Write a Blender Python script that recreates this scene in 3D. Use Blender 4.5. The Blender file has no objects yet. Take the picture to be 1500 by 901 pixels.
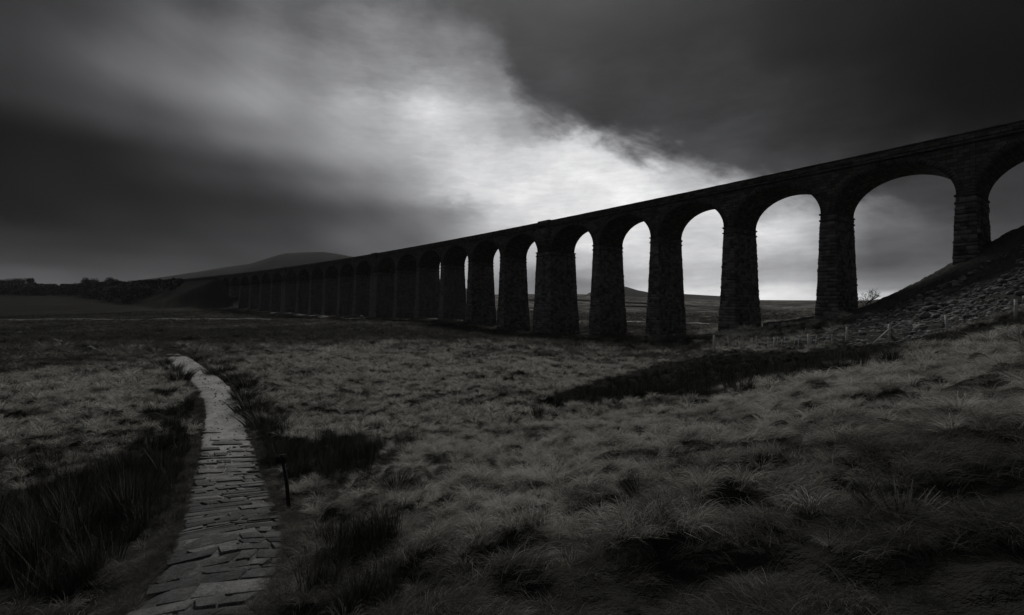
import bpy, math, random
import numpy as np
random.seed(7); RNG = np.random.default_rng(11)
R = math.radians
SC = bpy.context.scene
COL = SC.collection

# ------------------------------------------------------------------ camera
F, Y0 = 686.6, 451.5                       # focal length and horizon row in photo pixels (1500 wide)
cam = bpy.data.objects.new('camera', bpy.data.cameras.new('camera')); COL.objects.link(cam)
cam.location = (0, 0, 0); cam.rotation_euler = (R(90), 0, 0)
cam.data.sensor_width = 36; cam.data.lens = 36 * F / 1500; cam.data.shift_y = 1.0 / 1500
cam.data.clip_start = .1; cam.data.clip_end = 20000
SC.camera = cam

# ------------------------------------------------------------------ light
SUN_EL, SUN_AZ = 40, 6                     # behind the viaduct, above the frame
EXPOSURE = 0.0
SKY_GAIN = 1.0
SC.view_settings.view_transform = 'Standard'; SC.view_settings.look = 'None'
SC.view_settings.exposure = EXPOSURE; SC.view_settings.gamma = 1; SC.view_settings.use_curve_mapping = False
sl = bpy.data.lights.new('sun', 'SUN'); sl.energy = 1.5; sl.angle = R(15); sl.color = (1, .97, .93)
sun = bpy.data.objects.new('sun', sl); COL.objects.link(sun)
sun.rotation_euler = (R(90 - SUN_EL), 0, R(180 - SUN_AZ))
sun.location = (0, 0, 60)

class NT:
    """small expression helper for math nodes"""
    def __init__(s, tree): s.t = tree
    def node(s, typ, **kw):
        n = s.t.nodes.new(typ)
        for k, v in kw.items(): setattr(n, k, v)
        return n
    def put(s, sock, v):
        if hasattr(v, 'is_linked') or isinstance(v, bpy.types.NodeSocket): s.t.links.new(v, sock)
        else: sock.default_value = v
    def m(s, op, *a, clamp=False):
        n = s.node('ShaderNodeMath', operation=op, use_clamp=clamp)
        for i, v in enumerate(a): s.put(n.inputs[i], v)
        return n.outputs[0]
    def v(s, op, *a, out=0):
        n = s.node('ShaderNodeVectorMath', operation=op)
        for i, x in enumerate(a): s.put(n.inputs[i], x)
        return n.outputs[out]
    def xyz(s, x, y, z):
        n = s.node('ShaderNodeCombineXYZ')
        for i, q in enumerate((x, y, z)): s.put(n.inputs[i], q)
        return n.outputs[0]
    def noise(s, vec, scale, detail=4, rough=.55, dist=0, out='Fac'):
        n = s.node('ShaderNodeTexNoise'); s.put(n.inputs['Vector'], vec)
        n.inputs['Scale'].default_value = scale; n.inputs['Detail'].default_value = detail
        n.inputs['Roughness'].default_value = rough; n.inputs['Distortion'].default_value = dist
        return n.outputs[out]
    def ramp(s, fac, stops):
        n = s.node('ShaderNodeValToRGB'); s.put(n.inputs[0], fac)
        el = n.color_ramp.elements
        while len(el) < len(stops): el.new(.5)
        for e, (p, c) in zip(el, stops):
            e.position = p; e.color = (c, c, c, 1) if not hasattr(c, '__len__') else (*c, 1)
        return n.outputs[0]
    def mixc(s, f, a, b, blend='MIX'):
        n = s.node('ShaderNodeMix', data_type='RGBA', blend_type=blend)
        s.put(n.inputs[0], f)
        for i, q in ((6, a), (7, b)):
            s.put(n.inputs[i], (*q, 1) if isinstance(q, tuple) and len(q) == 3 else q)
        return n.outputs[2]

def ang(u, v):                              # photo pixel -> azimuth, elevation of that direction
    x, z = (u - 750) / F, (Y0 - v) / F
    return math.atan2(x, 1), math.atan2(z, math.hypot(x, 1))
# cloud brightness (display values) by direction; the last rows are the sky out of the frame
SKY = [(0,0,44),(150,0,56),(300,0,66),(450,0,74),(600,0,66),(700,0,50),(800,0,36),(950,0,34),(1100,0,30),(1250,0,20),(1400,0,12),(1500,0,9),
 (0,60,48),(130,60,66),(280,60,90),(430,60,104),(560,60,116),(650,60,98),(705,50,82),(765,60,46),(900,60,40),(1050,60,40),(1200,60,28),(1350,60,16),(1480,60,10),
 (0,120,34),(150,120,46),(300,120,88),(440,120,114),(560,120,128),(650,120,130),(720,115,112),(775,120,58),(900,120,48),(1050,120,48),(1200,120,36),(1350,120,20),(1480,120,12),
 (0,180,22),(150,180,30),(280,180,48),(400,180,94),(500,180,126),(580,170,148),(618,166,186),(680,180,164),(740,172,146),(790,184,126),(850,178,62),(950,180,52),(1100,180,50),(1250,180,32),(1400,160,18),
 (0,240,18),(150,240,24),(280,240,36),(380,240,52),(480,240,118),(560,240,146),(650,230,180),(740,230,196),(830,225,204),(900,222,186),(950,212,100),(960,245,206),(1015,245,116),(1060,235,66),(1140,225,52),(1250,200,36),
 (0,310,22),(150,310,28),(280,310,38),(380,310,46),(470,300,72),(550,300,110),(620,290,138),(700,285,196),(780,280,214),(870,275,220),(950,268,214),(1000,270,160),
 (150,350,38),(300,350,46),(430,350,54),(540,345,78),(610,340,84),(660,325,116),(720,318,176),(800,320,214),
 (0,375,42),(150,380,48),(300,380,52),(430,375,58),(0,398,54),(150,398,58),(0,408,72),(70,408,70),(200,405,62),(300,400,56),
 (712,380,150),(760,375,166),(755,395,140),(765,410,106),(770,430,112),(855,350,206),(855,380,168),(855,398,140),(855,412,102),(855,430,118),
 (930,335,206),(930,370,192),(930,395,168),(930,408,150),(940,424,198),(1020,315,204),(1030,345,184),(1028,370,190),(1022,395,160),(1025,412,172),(1025,425,228),
 (1150,300,142),(1160,322,168),(1132,348,205),(1180,352,166),(1150,380,150),(1150,404,124),(1150,419,190),(1150,427,240),(1140,437,240),(1180,445,230),
 (1320,270,58),(1300,310,70),(1330,345,80),(1300,385,70),(1310,412,86),(1290,424,120),(1290,432,214),(1300,442,214),(1470,280,52),(1450,330,62)]
def bank(u, v):                             # signed distance above the slanting edge of the left cloud bank
    return (72 + .447*u - v)/1.095
SKY = [q for q in SKY if not (q[0] < 605 and 100 < q[1] < 345 and -170 < bank(q[0], q[1]) < 125)]
for _u in range(-60, 640, 66):
    for _v in range(100, 350, 42):
        _s = bank(_u, _v)
        if -170 < _s < 125:
            _w = min(64 + _s*.46*(1 + 1.5*(max(_u, 0)/600)**2.5), 86 + .11*_u) if _s > 0 else max(64 + _s*.42, 20 + .02*_u + max(0, _v-230)*.14)
            SKY.append((_u, _v, _w))
SKY = [(u, v, w*.93 if v < 135 and 200 < u < 640 else w) for u, v, w in SKY]
SKYP = [(*ang(u, v), w) for u, v, w in SKY] + [(R(a), R(e), w) for a, e, w in (
  (-60,12,22),(-60,35,40),(60,12,34),(60,35,12),(-30,50,70),(0,50,74),(30,50,44),(-90,5,38),(-90,30,50),(90,5,22),(90,30,16),
  (-60,65,60),(60,65,50),(0,72,84),(120,20,9),(-125,20,84),(180,15,22),(180,50,34),(120,60,22),(-120,60,70),(0,90,80),(140,5,9),(-140,5,55))]
def qy_py(e):
    e = max(e, 0) * F
    return e + 60 * math.log(1 + e / 15)
W = bpy.data.worlds.new('World'); SC.world = W; W.use_nodes = True
# lower rim of the dark cloud deck that covers the right of the sky
EDGE = [(560,-330),(640,-150),(690,-25),(716,30),(738,80),(752,135),(775,168),(828,192),(895,212),(955,230),(1008,252),(1060,272),(1200,292),(1500,330)]
EDGE = [(*ang(u, v),) for u, v in EDGE]
DECK = [(600,-300,40),(700,-60,40),(800,0,36),(950,0,34),(1100,0,30),(1250,0,20),(1400,0,12),(1500,0,9),(765,60,50),(900,60,40),(1050,60,40),(1200,60,28),(1350,60,15),(1480,60,9),
 (790,120,58),(900,120,50),(1050,120,50),(1200,120,38),(1350,120,20),(1480,120,11),(820,170,60),(950,180,56),(1100,180,52),(1250,180,34),(1400,160,18),(980,225,64),(1060,235,66),(1140,225,52),(1250,200,36),
 (1060,265,80),(1150,270,70),(1320,270,58),(1470,280,52)]
DECKP = [(*ang(u, v), w*.94) for u, v, w in DECK] + [p for p in SKYP if p[1] > R(34) or abs(p[0]) > R(52)]
def rim(a): return float(np.interp(a, [p[0] for p in EDGE], [p[1] for p in EDGE]))
OPENP = [p for p in SKYP if not (p[1] > rim(p[0]) - R(.3) and R(-2) < p[0] < R(52) and p[1] < R(34))]
def sky_value(P, a, e):                     # smooth interpolation of the noted cloud brightness
    q = np.array([(p[0]*F, qy_py(p[1]), p[2]) for p in P])
    w = (((q[:, 0]-a*F)**2 + (q[:, 1]-qy_py(e))**2)/850. + .3)**-2.6
    k = float((w*q[:, 2]).sum()/w.sum())/255
    return k*(1.07 + .13*math.sin(math.pi*min(k/.85, 1)))
ROW_E = [0, 7, 15, 24, 36, 50, 70, 95, 130, 170, 215, 260, 305, 350, 410, 600, 840, 1078]
COL_A = [-180, -130, -90, -66] + list(np.linspace(-50, 50, 24)) + [66, 90, 130, 180]
def build_sky():
    n = NT(W.node_tree); W.node_tree.nodes.clear()
    d = n.node('ShaderNodeTexCoord').outputs['Generated']
    dz = n.node('ShaderNodeSeparateXYZ'); n.put(dz.inputs[0], d)
    # swirl and tearing of the cloud masses: calm near the horizon and in the rain curtain on the left
    w1 = n.v('SUBTRACT', n.noise(n.v('MULTIPLY', d, (1, 1, 1.8)), 4, 4, .6, out='Color'), (.5, .5, .5))
    w2 = n.v('SUBTRACT', n.noise(n.v('MULTIPLY', d, (1, 1, 1.8)), 15, 5, .62, out='Color'), (.5, .5, .5))
    def sm(x, a, b, c=0., e=1.):
        q = n.node('ShaderNodeMapRange', interpolation_type='SMOOTHSTEP'); n.put(q.inputs[0], x)
        for i, k in enumerate((a, b, c, e)): n.put(q.inputs[i+1], k)
        return q.outputs[0]
    torn = sm(n.m('MULTIPLY_ADD', dz.outputs[2], 1.0, dz.outputs[0]), -.12, .2)
    amp = n.m('MULTIPLY', sm(dz.outputs[2], .0, .22, .12, 1), n.m('MULTIPLY_ADD', torn, .8, .2))
    def scaled(v_, f):
        q = n.node('ShaderNodeVectorMath', operation='SCALE'); n.put(q.inputs[0], v_); n.put(q.inputs[3], f); return q.outputs[0]
    dd = n.v('NORMALIZE', n.v('ADD', n.v('ADD', d, scaled(w1, n.m('MULTIPLY', amp, WARP1))), scaled(w2, n.m('MULTIPLY', amp, WARP2))))
    s = n.node('ShaderNodeSeparateXYZ'); n.put(s.inputs[0], dd)
    t = n.m('MULTIPLY_ADD', n.m('ARCTAN2', s.outputs[0], s.outputs[1]), 1/(2*math.pi), .5)
    el = n.m('MULTIPLY', n.m('MAXIMUM', n.m('ARCSINE', s.outputs[2]), 0.0), F)
    def rows(P):
        val = None
        for k, e in enumerate(ROW_E):
            r = n.node('ShaderNodeValToRGB'); n.put(r.inputs[0], t); cr = r.color_ramp; cr.interpolation = 'CARDINAL'
            while len(cr.elements) < len(COL_A): cr.elements.new(.5)
            for q, a in zip(cr.elements, COL_A):
                c = sky_value(P, R(a), e/F); q.position = (a+180)/360; q.color = (c, c, c, 1)
            if val is None: val = r.outputs[0]
            else:
                mx = n.node('ShaderNodeMix', data_type='FLOAT'); n.put(mx.inputs[0], sm(el, float(ROW_E[k-1]), float(e))); n.put(mx.inputs[2], val); n.put(mx.inputs[3], r.outputs[0]); val = mx.outputs[0]
        return val
    # pale rain streaks slanting down to the left of the gap
    azp = n.m('ARCTAN2', dz.outputs[0], dz.outputs[1]); elp = n.m('ARCSINE', dz.outputs[2])
    ca, sa = math.cos(R(27)), math.sin(R(27))
    al = n.m('SUBTRACT', n.m('MULTIPLY', azp, ca), n.m('MULTIPLY', elp, sa)); ac = n.m('ADD', n.m('MULTIPLY', azp, sa), n.m('MULTIPLY', elp, ca))
    rag = n.m('MULTIPLY_ADD', n.noise(n.xyz(n.m('MULTIPLY', al, 6.0), n.m('MULTIPLY', ac, 15.0), .3), 1.0, 6, .56, .4), 90., -45.)
    r = n.node('ShaderNodeValToRGB'); n.put(r.inputs[0], t); cr = r.color_ramp
    while len(cr.elements) < len(EDGE): cr.elements.new(.5)
    for q, (a, e) in zip(cr.elements, EDGE): q.position = (math.degrees(a)+180)/360; q.color = (e*F/1000,)*3 + (1,)
    above = n.m('ADD', n.m('SUBTRACT', el, n.m('MULTIPLY', r.outputs[0], 1000.)), rag)
    wide = sm(n.m('ADD', el, n.m('MULTIPLY', t, 0.0)), 220., 420., 34., 85.)
    mask = sm(n.m('DIVIDE', above, wide), -.75, 1.)
    mx = n.node('ShaderNodeMix', data_type='FLOAT'); n.put(mx.inputs[0], mask); n.put(mx.inputs[2], rows(OPENP)); n.put(mx.inputs[3], rows(DECKP)); val = mx.outputs[0]
    stk = n.m('MULTIPLY', n.m('SUBTRACT', n.noise(n.xyz(n.m('MULTIPLY', al, 1.2), n.m('MULTIPLY', ac, 13.0), 0.0), 1.0, 4, .55), .5), n.m('MULTIPLY_ADD', torn, -.3, .3))
    val = n.m('MULTIPLY', val, n.m('ADD', stk, 1.0))
    f1 = n.noise(n.v('MULTIPLY', dd, (1, 1, 2.4)), 8, 7, .58)
    f2 = n.noise(n.v('MULTIPLY', d, (1, 1, 5.0)), 26, 5, .6)
    ta = n.m('MULTIPLY_ADD', torn, .82, .18)
    tex = n.m('MULTIPLY_ADD', n.m('MULTIPLY', n.m('SUBTRACT', f1, .5), ta), TEX1, n.m('MULTIPLY_ADD', n.m('MULTIPLY', n.m('SUBTRACT', f2, .5), ta), TEX2, 1.0))
    lum = n.m('POWER', n.m('MULTIPLY', val, tex), 2.2)
    tint = n.mixc(lum, (.975, .985, 1.04), (1, 1, 1))
    b1 = n.node('ShaderNodeBackground'); n.put(b1.inputs[0], tint); n.put(b1.inputs[1], n.m('MULTIPLY', lum, SKY_GAIN))
    # what is left of the daylight sky above the overcast, drained of colour by the cloud
    sky = n.node('ShaderNodeTexSky', sky_type='NISHITA', sun_disc=False)
    sky.sun_elevation = R(SUN_EL); sky.sun_rotation = R(SUN_AZ)
    bw = n.node('ShaderNodeRGBToBW'); n.put(bw.inputs[0], sky.outputs[0])
    up = n.m('POWER', n.m('MAXIMUM', dz.outputs[2], 0.0), 4.0)
    b2 = n.node('ShaderNodeBackground'); n.put(b2.inputs[0], n.m('MULTIPLY', bw.outputs[0], up)); b2.inputs[1].default_value = .05
    ad = n.node('ShaderNodeAddShader'); n.put(ad.inputs[0], b1.outputs[0]); n.put(ad.inputs[1], b2.outputs[0])
    o = n.node('ShaderNodeOutputWorld'); n.put(o.inputs[0], ad.outputs[0])
WARP1, WARP2, TEX1, TEX2 = .06, .06, .34, .16
W.cycles.sampling_method = 'MANUAL'; W.cycles.sample_map_resolution = 256
SC.cycles.max_bounces = 4; SC.cycles.diffuse_bounces = 2; SC.cycles.glossy_bounces = 1; SC.cycles.transmission_bounces = 1
build_sky()

# ------------------------------------------------------------------ helpers
def tag(o, label=None, cat=None, group=None, kind=None):
    if label: o['label'] = label
    if cat: o['category'] = cat
    if group: o['group'] = group
    if kind: o['kind'] = kind
    return o
def thing(name, loc, label, cat, group=None, rz=0):
    o = bpy.data.objects.new(name, None); COL.objects.link(o); o.location = loc; o.rotation_euler.z = rz
    o.empty_display_size = .3
    return tag(o, label, cat, group)
def mesh_np(name, V, Q=None, T=None, mat=None, uv=None, smooth=False):
    """mesh from numpy arrays: quads Q (n,4) and/or triangles T (n,3)"""
    me = bpy.data.meshes.new(name); V = np.asarray(V, np.float32)
    me.vertices.add(len(V)); me.vertices.foreach_set('co', V.ravel())
    parts = []; starts = []; tot = []
    pos = 0
    for A in (Q, T):
        if A is not None and len(A):
            A = np.asarray(A, np.int32); k = A.shape[1]
            parts.append(A.ravel()); starts.append(pos + np.arange(len(A)) * k); tot.append(np.full(len(A), k)); pos += A.size
    if parts:
        li = np.concatenate(parts).astype(np.int32)
        me.loops.add(len(li)); me.loops.foreach_set('vertex_index', li)
        st = np.concatenate(starts).astype(np.int32)
        me.polygons.add(len(st)); me.polygons.foreach_set('loop_start', st)
        if uv is not None:
            l = me.uv_layers.new(name='UVMap'); l.data.foreach_set('uv', np.asarray(uv, np.float32)[li].ravel())
        if smooth: me.polygons.foreach_set('use_smooth', np.ones(len(st), bool))
    me.update(calc_edges=True)
    if mat: me.materials.append(mat)
    return me
class MB:
    """collects boxes, tubes and grids into ONE mesh"""
    def __init__(s): s.V = []; s.Q = []; s.T = []; s.U = []; s.n = 0
    def add(s, V, Q=(), T=(), uv=None):
        V = np.asarray(V, float); s.V.append(V)
        if len(Q): s.Q.append(np.asarray(Q, int) + s.n)
        if len(T): s.T.append(np.asarray(T, int) + s.n)
        s.U.append(np.asarray(uv, float) if uv is not None else V[:, [0, 2]])
        s.n += len(V)
    def hexa(s, P):                          # 8 corners: 4 bottom (ccw), 4 top
        s.add(P, [(3,2,1,0),(4,5,6,7),(0,1,5,4),(1,2,6,5),(2,3,7,6),(3,0,4,7)])
    def box(s, c, size, M=None):
        x, y, z = np.array(size) / 2
        P = np.array([(-x,-y,-z),(x,-y,-z),(x,y,-z),(-x,y,-z),(-x,-y,z),(x,-y,z),(x,y,z),(-x,y,z)])
        if M is not None: P = P @ np.asarray(M).T
        s.hexa(P + np.asarray(c))
    def tube(s, pts, rad, n=6, cap=True):
        pts = np.asarray(pts, float); k = len(pts); rad = np.broadcast_to(rad, (k,))
        tg = np.gradient(pts, axis=0); tg /= np.linalg.norm(tg, axis=1)[:, None] + 1e-9
        ref = np.array([0, 0, 1.]) if abs(tg[0, 2]) < .9 else np.array([1., 0, 0])
        a = np.cross(tg, ref); a /= np.linalg.norm(a, axis=1)[:, None] + 1e-9; b = np.cross(tg, a)
        th = np.arange(n) * 2 * np.pi / n
        V = pts[:, None] + rad[:, None, None] * (np.cos(th)[None, :, None] * a[:, None] + np.sin(th)[None, :, None] * b[:, None])
        V = V.reshape(-1, 3); Q = []
        for i in range(k - 1):
            for j in range(n): Q.append((i*n+j, i*n+(j+1) % n, (i+1)*n+(j+1) % n, (i+1)*n+j))
        T = []
        if cap:
            V = np.vstack([V, pts[0], pts[-1]])
            for j in range(n):
                T.append((k*n, (j+1) % n, j)); T.append((k*n+1, (k-1)*n+j, (k-1)*n+(j+1) % n))
        s.add(V, Q, T)
    def build(s, name, mat, parent=None, origin=(0, 0, 0), smooth=False):
        V = np.vstack(s.V) - np.asarray(origin)
        me = mesh_np(name, V, np.vstack(s.Q) if s.Q else None, np.vstack(s.T) if s.T else None, mat, np.vstack(s.U), smooth)
        o = bpy.data.objects.new(name, me); COL.objects.link(o)
        if parent is not None: o.parent = parent
        else: o.location = origin
        return o
def copy_tree(o, parent=None):
    c = o.copy(); COL.objects.link(c)
    if parent is not None: c.parent = parent
    for ch in list(o.children): copy_tree(ch, c)
    return c
# value noise
_P = np.random.default_rng(3).permutation(4096); _RV = np.random.default_rng(4).random(4096)
def vnoise(x, y):
    xi = np.floor(x).astype(int); yi = np.floor(y).astype(int); fx = x - xi; fy = y - yi
    fx = fx*fx*fx*(fx*(fx*6-15)+10); fy = fy*fy*fy*(fy*(fy*6-15)+10)
    h = lambda a, b: _RV[_P[(_P[a & 4095] + b) & 4095]]
    return (h(xi,yi)*(1-fx)+h(xi+1,yi)*fx)*(1-fy) + (h(xi,yi+1)*(1-fx)+h(xi+1,yi+1)*fx)*fy
def fbm(x, y, o=4):
    t = 0; a = .5; s = 0
    for i in range(o):
        t = t + a*vnoise(x + 17.3*i, y - 9.1*i); s += a; a *= .5; x = x*2.03; y = y*2.03
    return t / s

# ------------------------------------------------------------------ viaduct line (plan)
TOPZ, VX, VZ, VTH, VK, VW, V_SPR, V_CRN = 22.53, 58.767, 59.399, 2.2207, .0007, 8.6, 7.8055, 2.338
SPAN, PIER, KING = 13.7, 1.83, 5.2
def line(s, off=0.):
    s = np.asarray(s, float); h = VTH + VK*s
    x = VX + (np.sin(h) - math.sin(VTH))/VK; y = VZ - (np.cos(h) - math.cos(VTH))/VK
    nx, ny = np.sin(h), -np.cos(h)
    return np.stack([x + nx*off, y + ny*off], -1)
def LP(s, off, z):
    p = line(s, off); return np.concatenate([p, np.broadcast_to(np.asarray(z, float), p.shape[:-1])[..., None]], -1)
IS_KING = lambda i: i in (-1, 5, 11, 17, 23)
PS = {}
_s = -(SPAN + KING)
for i in range(-1, 24):
    w_ = KING if IS_KING(i) else PIER
    PS[i] = (_s, _s + w_); _s += w_ + SPAN
S_END = PS[23][1]
def line_dist(x, y):                        # nearest station and signed offset
    ss = np.linspace(-60, 620, 700); p = line(ss, VW/2)
    d2 = (x[:, None] - p[None, :, 0])**2 + (y[:, None] - p[None, :, 1])**2
    k = d2.argmin(1); return ss[k], np.sqrt(d2[np.arange(len(x)), k])

# ------------------------------------------------------------------ terrain
CP = []                                     # (x, y, z)
def cp(u, Y, z=None, v=None):
    CP.append(((u - 750)/F*Y, Y, z if z is not None else (Y0 - v)/F*Y))
for u, v, Y in [(285,890,6.2),(333,800,8.3),(345,745,11.2),(333,700,14.5),(331,640,20),(328,600,24),(315,570,27),(288,545,34),(262,525,44),(246,515,55),
  (750,901,3.75),(750,800,5.9),(750,700,11.4),(750,650,16),(750,600,24),(750,560,34),(750,530,48),(750,510,68),(750,495,100),
  (1000,901,3.33),(1000,750,5.7),(1000,650,10.9),(1000,600,20),(1000,580,26),(1000,560,35),(1000,535,47),(1000,515,64),(975,491,99),
  (1200,901,2.96),(1200,700,5.9),(1200,600,11.4),(1200,560,18.4),(1200,541,25.5),(1200,520,41),(1200,500,48),(1200,485,57),(1210,468,72),
  (1350,901,2.8),(1350,650,6.2),(1350,560,12),(1350,510,24),(1350,496,37),(1350,470,45),(1350,440,54),(1350,411,64),
  (1500,901,2.55),(1500,700,4.4),(1500,600,6.9),(1500,520,12.9),(1500,480,22.5),(1500,466,34),(1500,430,40.5),(1500,380,49),(1500,335,57),(1420,372,61),
  (1050,517,48),(1050,495,70),(1085,490,86),(1225,466,75),(1120,505,52),(1120,484,72),
  (890,490,112),(815,491,124),(750,485,137),(700,480,128),(700,473,146),(640,469,158),(545,466,197),(450,461,240),(400,458,265),(320,448,320),
  (1150,470,130),(1150,455,300),(1150,444,700),(930,480,140),(930,465,230),(930,452,450),(930,435,1100),(850,431,1100),(760,431,1100),(850,478,160),(850,455,350),
  (1290,446,140),(1290,442,400),(1290,440,900),
  (100,515,55),(100,540,40),(0,570,30),(100,600,24),(0,650,18),(100,700,14),(0,800,9.5),(0,901,7),(150,901,6.6),(-150,600,24),(-150,500,75),
  (100,490,95),(300,490,95),(500,490,95),(500,515,62),(500,530,48),(500,580,30),(500,650,19),(500,750,10.6),(500,850,6.7),(620,850,5.7),(620,700,12.4),(620,580,29),
  (300,475,150),(100,468,190),(100,452,300),(100,438,400),(100,429,480),(200,436,420),(-150,468,190),(-150,436,420)]:
    cp(u, Y, v=v)
for u, Y, z in [(1200,32,-4.2),(1350,30,-2.75),(1500,28,-1.5),(1660,20,-.4),(1660,33,.6),(1660,45,8),(1660,54,14),(1350,82,3),(1350,112,0),(1500,78,8.5),(1500,115,4),(1660,80,13),(1660,130,9),
  (100,560,24),(200,560,22),(100,1000,26),(300,1000,24),(0,2500,30),(400,2500,20),(750,2500,24),(1100,2500,14),(1400,2500,12),(1600,600,8),
  (500,330,0),(500,1100,28),(600,600,10),(330,420,6),(0,3600,22),(750,3600,22),(1500,3600,15)]:
    cp(u, Y, z)
for a in range(0, 360, 45):
    for r in (.7, 1.6):
        x, y = r*math.sin(R(a)), r*math.cos(R(a)); CP.append((x, y, -1.75 + .226*x - .211*y))
for a in range(75, 300, 30):
    for r in (6, 25, 120, 900, 3600):
        x, y = r*math.sin(R(a)), r*math.cos(R(a)); k = min(r, 25)/r
        CP.append((x, y, -1.6 + .2*x*k - .1*y*k + (0 if r < 200 else 8)))
CP = np.array(CP)
def emb(x, y):
    r = np.sqrt(x*x + y*y) + .35
    return np.stack([1.25*x/r, 1.25*y/r, .75*np.log(r)], -1)
_E = emb(CP[:, 0], CP[:, 1])
def _solve():
    n = len(CP); D = np.linalg.norm(_E[:, None] - _E[None], axis=-1)
    K = D**1.6; Pm = np.hstack([np.ones((n, 1)), _E])
    A = np.zeros((n+4, n+4)); A[:n, :n] = K - 1e-4*np.eye(n); A[:n, n:] = Pm; A[n:, :n] = Pm.T
    return np.linalg.solve(A, np.concatenate([CP[:, 2] / (np.hypot(CP[:, 0], CP[:, 1]) + 8), np.zeros(4)]))
_C = _solve()
def H0(x, y):
    x = np.asarray(x, float); y = np.asarray(y, float); sh = x.shape; x = x.ravel(); y = y.ravel()
    out = np.empty(len(x)); n = len(CP)
    for a in range(0, len(x), 20000):
        e = emb(x[a:a+20000], y[a:a+20000])
        D2 = (e*e).sum(1)[:, None] + (_E*_E).sum(1)[None] - 2*e @ _E.T
        out[a:a+20000] = np.maximum(D2, 0)**.8 @ _C[:n] + _C[n] + e @ _C[n+1:]
    out *= np.hypot(x, y) + 8
    # railway embankment that carries the line on from the far end
    far = (np.hypot(x, y) > 180) & (np.hypot(x, y) < 900) & (x < 0)
    if far.any():
        s, d = line_dist(x[far], y[far])
        top = 21.0 - np.maximum(0, d - 4.5)/1.7 - np.maximum(0, S_END - 2 - s)/1.4 + 1.2*(fbm(x[far]/9, y[far]/9, 3) - .5)
        out[far] = np.maximum(out[far], top)
    return out.reshape(sh)
# path centre line in plan, with half widths
PATH = np.array([[(u-750)/F*Y, Y, w] for u, Y, w in [(168,5.0,.95),(272,6.2,.86),(332,8.3,.86),(335,11.2,.85),(333,14.5,.84),(331,20,.84),(328,24,.82),(315,27,.82),(288,34,.85),(262,44,.85),(246,55,.6),(226,57.5,.22)]])
def cat_rom(P, n=40):
    P = np.vstack([2*P[0]-P[1], P, 2*P[-1]-P[-2]]); out = []
    for i in range(1, len(P)-2):
        t = np.linspace(0, 1, n, endpoint=False)[:, None]; a, b, c, d = P[i-1], P[i], P[i+1], P[i+2]
        out.append(.5*((2*b) + (-a+c)*t + (2*a-5*b+4*c-d)*t*t + (-a+3*b-3*c+d)*t**3))
    out.append(P[-2][None]); return np.vstack(out)
PATH[:, 2] *= 1.05
PC = cat_rom(PATH, 30)
def path_d(x, y):
    """distance to the path edge (negative on the path)"""
    x = np.asarray(x, float); sh = x.shape; x = x.ravel(); y = np.asarray(y, float).ravel(); out = np.full(len(x), 99.)
    m = (y > 2) & (y < 75) & (x < 3) & (x > -65); ix = np.where(m)[0]
    for a in range(0, len(ix), 20000):
        j = ix[a:a+20000]
        d = np.sqrt((x[j, None]-PC[None, :, 0])**2 + (y[j, None]-PC[None, :, 1])**2) - PC[None, :, 2]
        out[j] = d.min(1)
    return out.reshape(sh)
def proj(x, y, z):
    y = np.maximum(y, .05); return 750 + F*x/y, Y0 - F*z/y
def inpoly(u, v, P):
    c = np.zeros(u.shape, bool); n = len(P)
    for i in range(n):
        x1, y1 = P[i]; x2, y2 = P[(i+1) % n]
        with np.errstate(divide='ignore', invalid='ignore'):
            c ^= ((y1 > v) != (y2 > v)) & (u < (x2-x1)*(v-y1)/((y2-y1) or 1e-9) + x1)
    return c
RUSH = [[(0,735),(70,700),(150,690),(215,645),(262,610),(292,600),(298,640),(292,700),(278,770),(225,840),(160,905),(-60,905),(-60,740)],
        [(215,608),(245,588),(285,588),(295,612),(250,626)],
        [(358,592),(380,596),(395,624),(460,648),(530,662),(590,662),(603,674),(560,690),(500,698),(455,728),(425,706),(400,694),(375,660),(362,630)],
        [(778,594),(805,582),(880,570),(940,550),(1040,534),(1150,530),(1260,522),(1350,508),(1500,482),(1500,488),(1350,512),(1200,546),(1080,563),(1000,581),(930,583),(850,594),(800,600)],
        [(268,520),(300,535),(345,562),(330,566),(300,552),(280,538)],
        [(510,780),(545,770),(600,780),(600,800),(540,818)],
        [(400,905),(420,875),(500,868),(540,890),(560,905)]]
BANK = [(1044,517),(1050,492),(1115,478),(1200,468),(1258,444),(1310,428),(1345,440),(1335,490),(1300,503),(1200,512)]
HOLLOW = [(776,594),(830,572),(940,542),(1040,522),(1200,515),(1300,503),(1400,485),(1510,457),(1510,480),(1350,507),(1200,545),(1080,562),(1000,580),(930,583),(850,596)]
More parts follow.
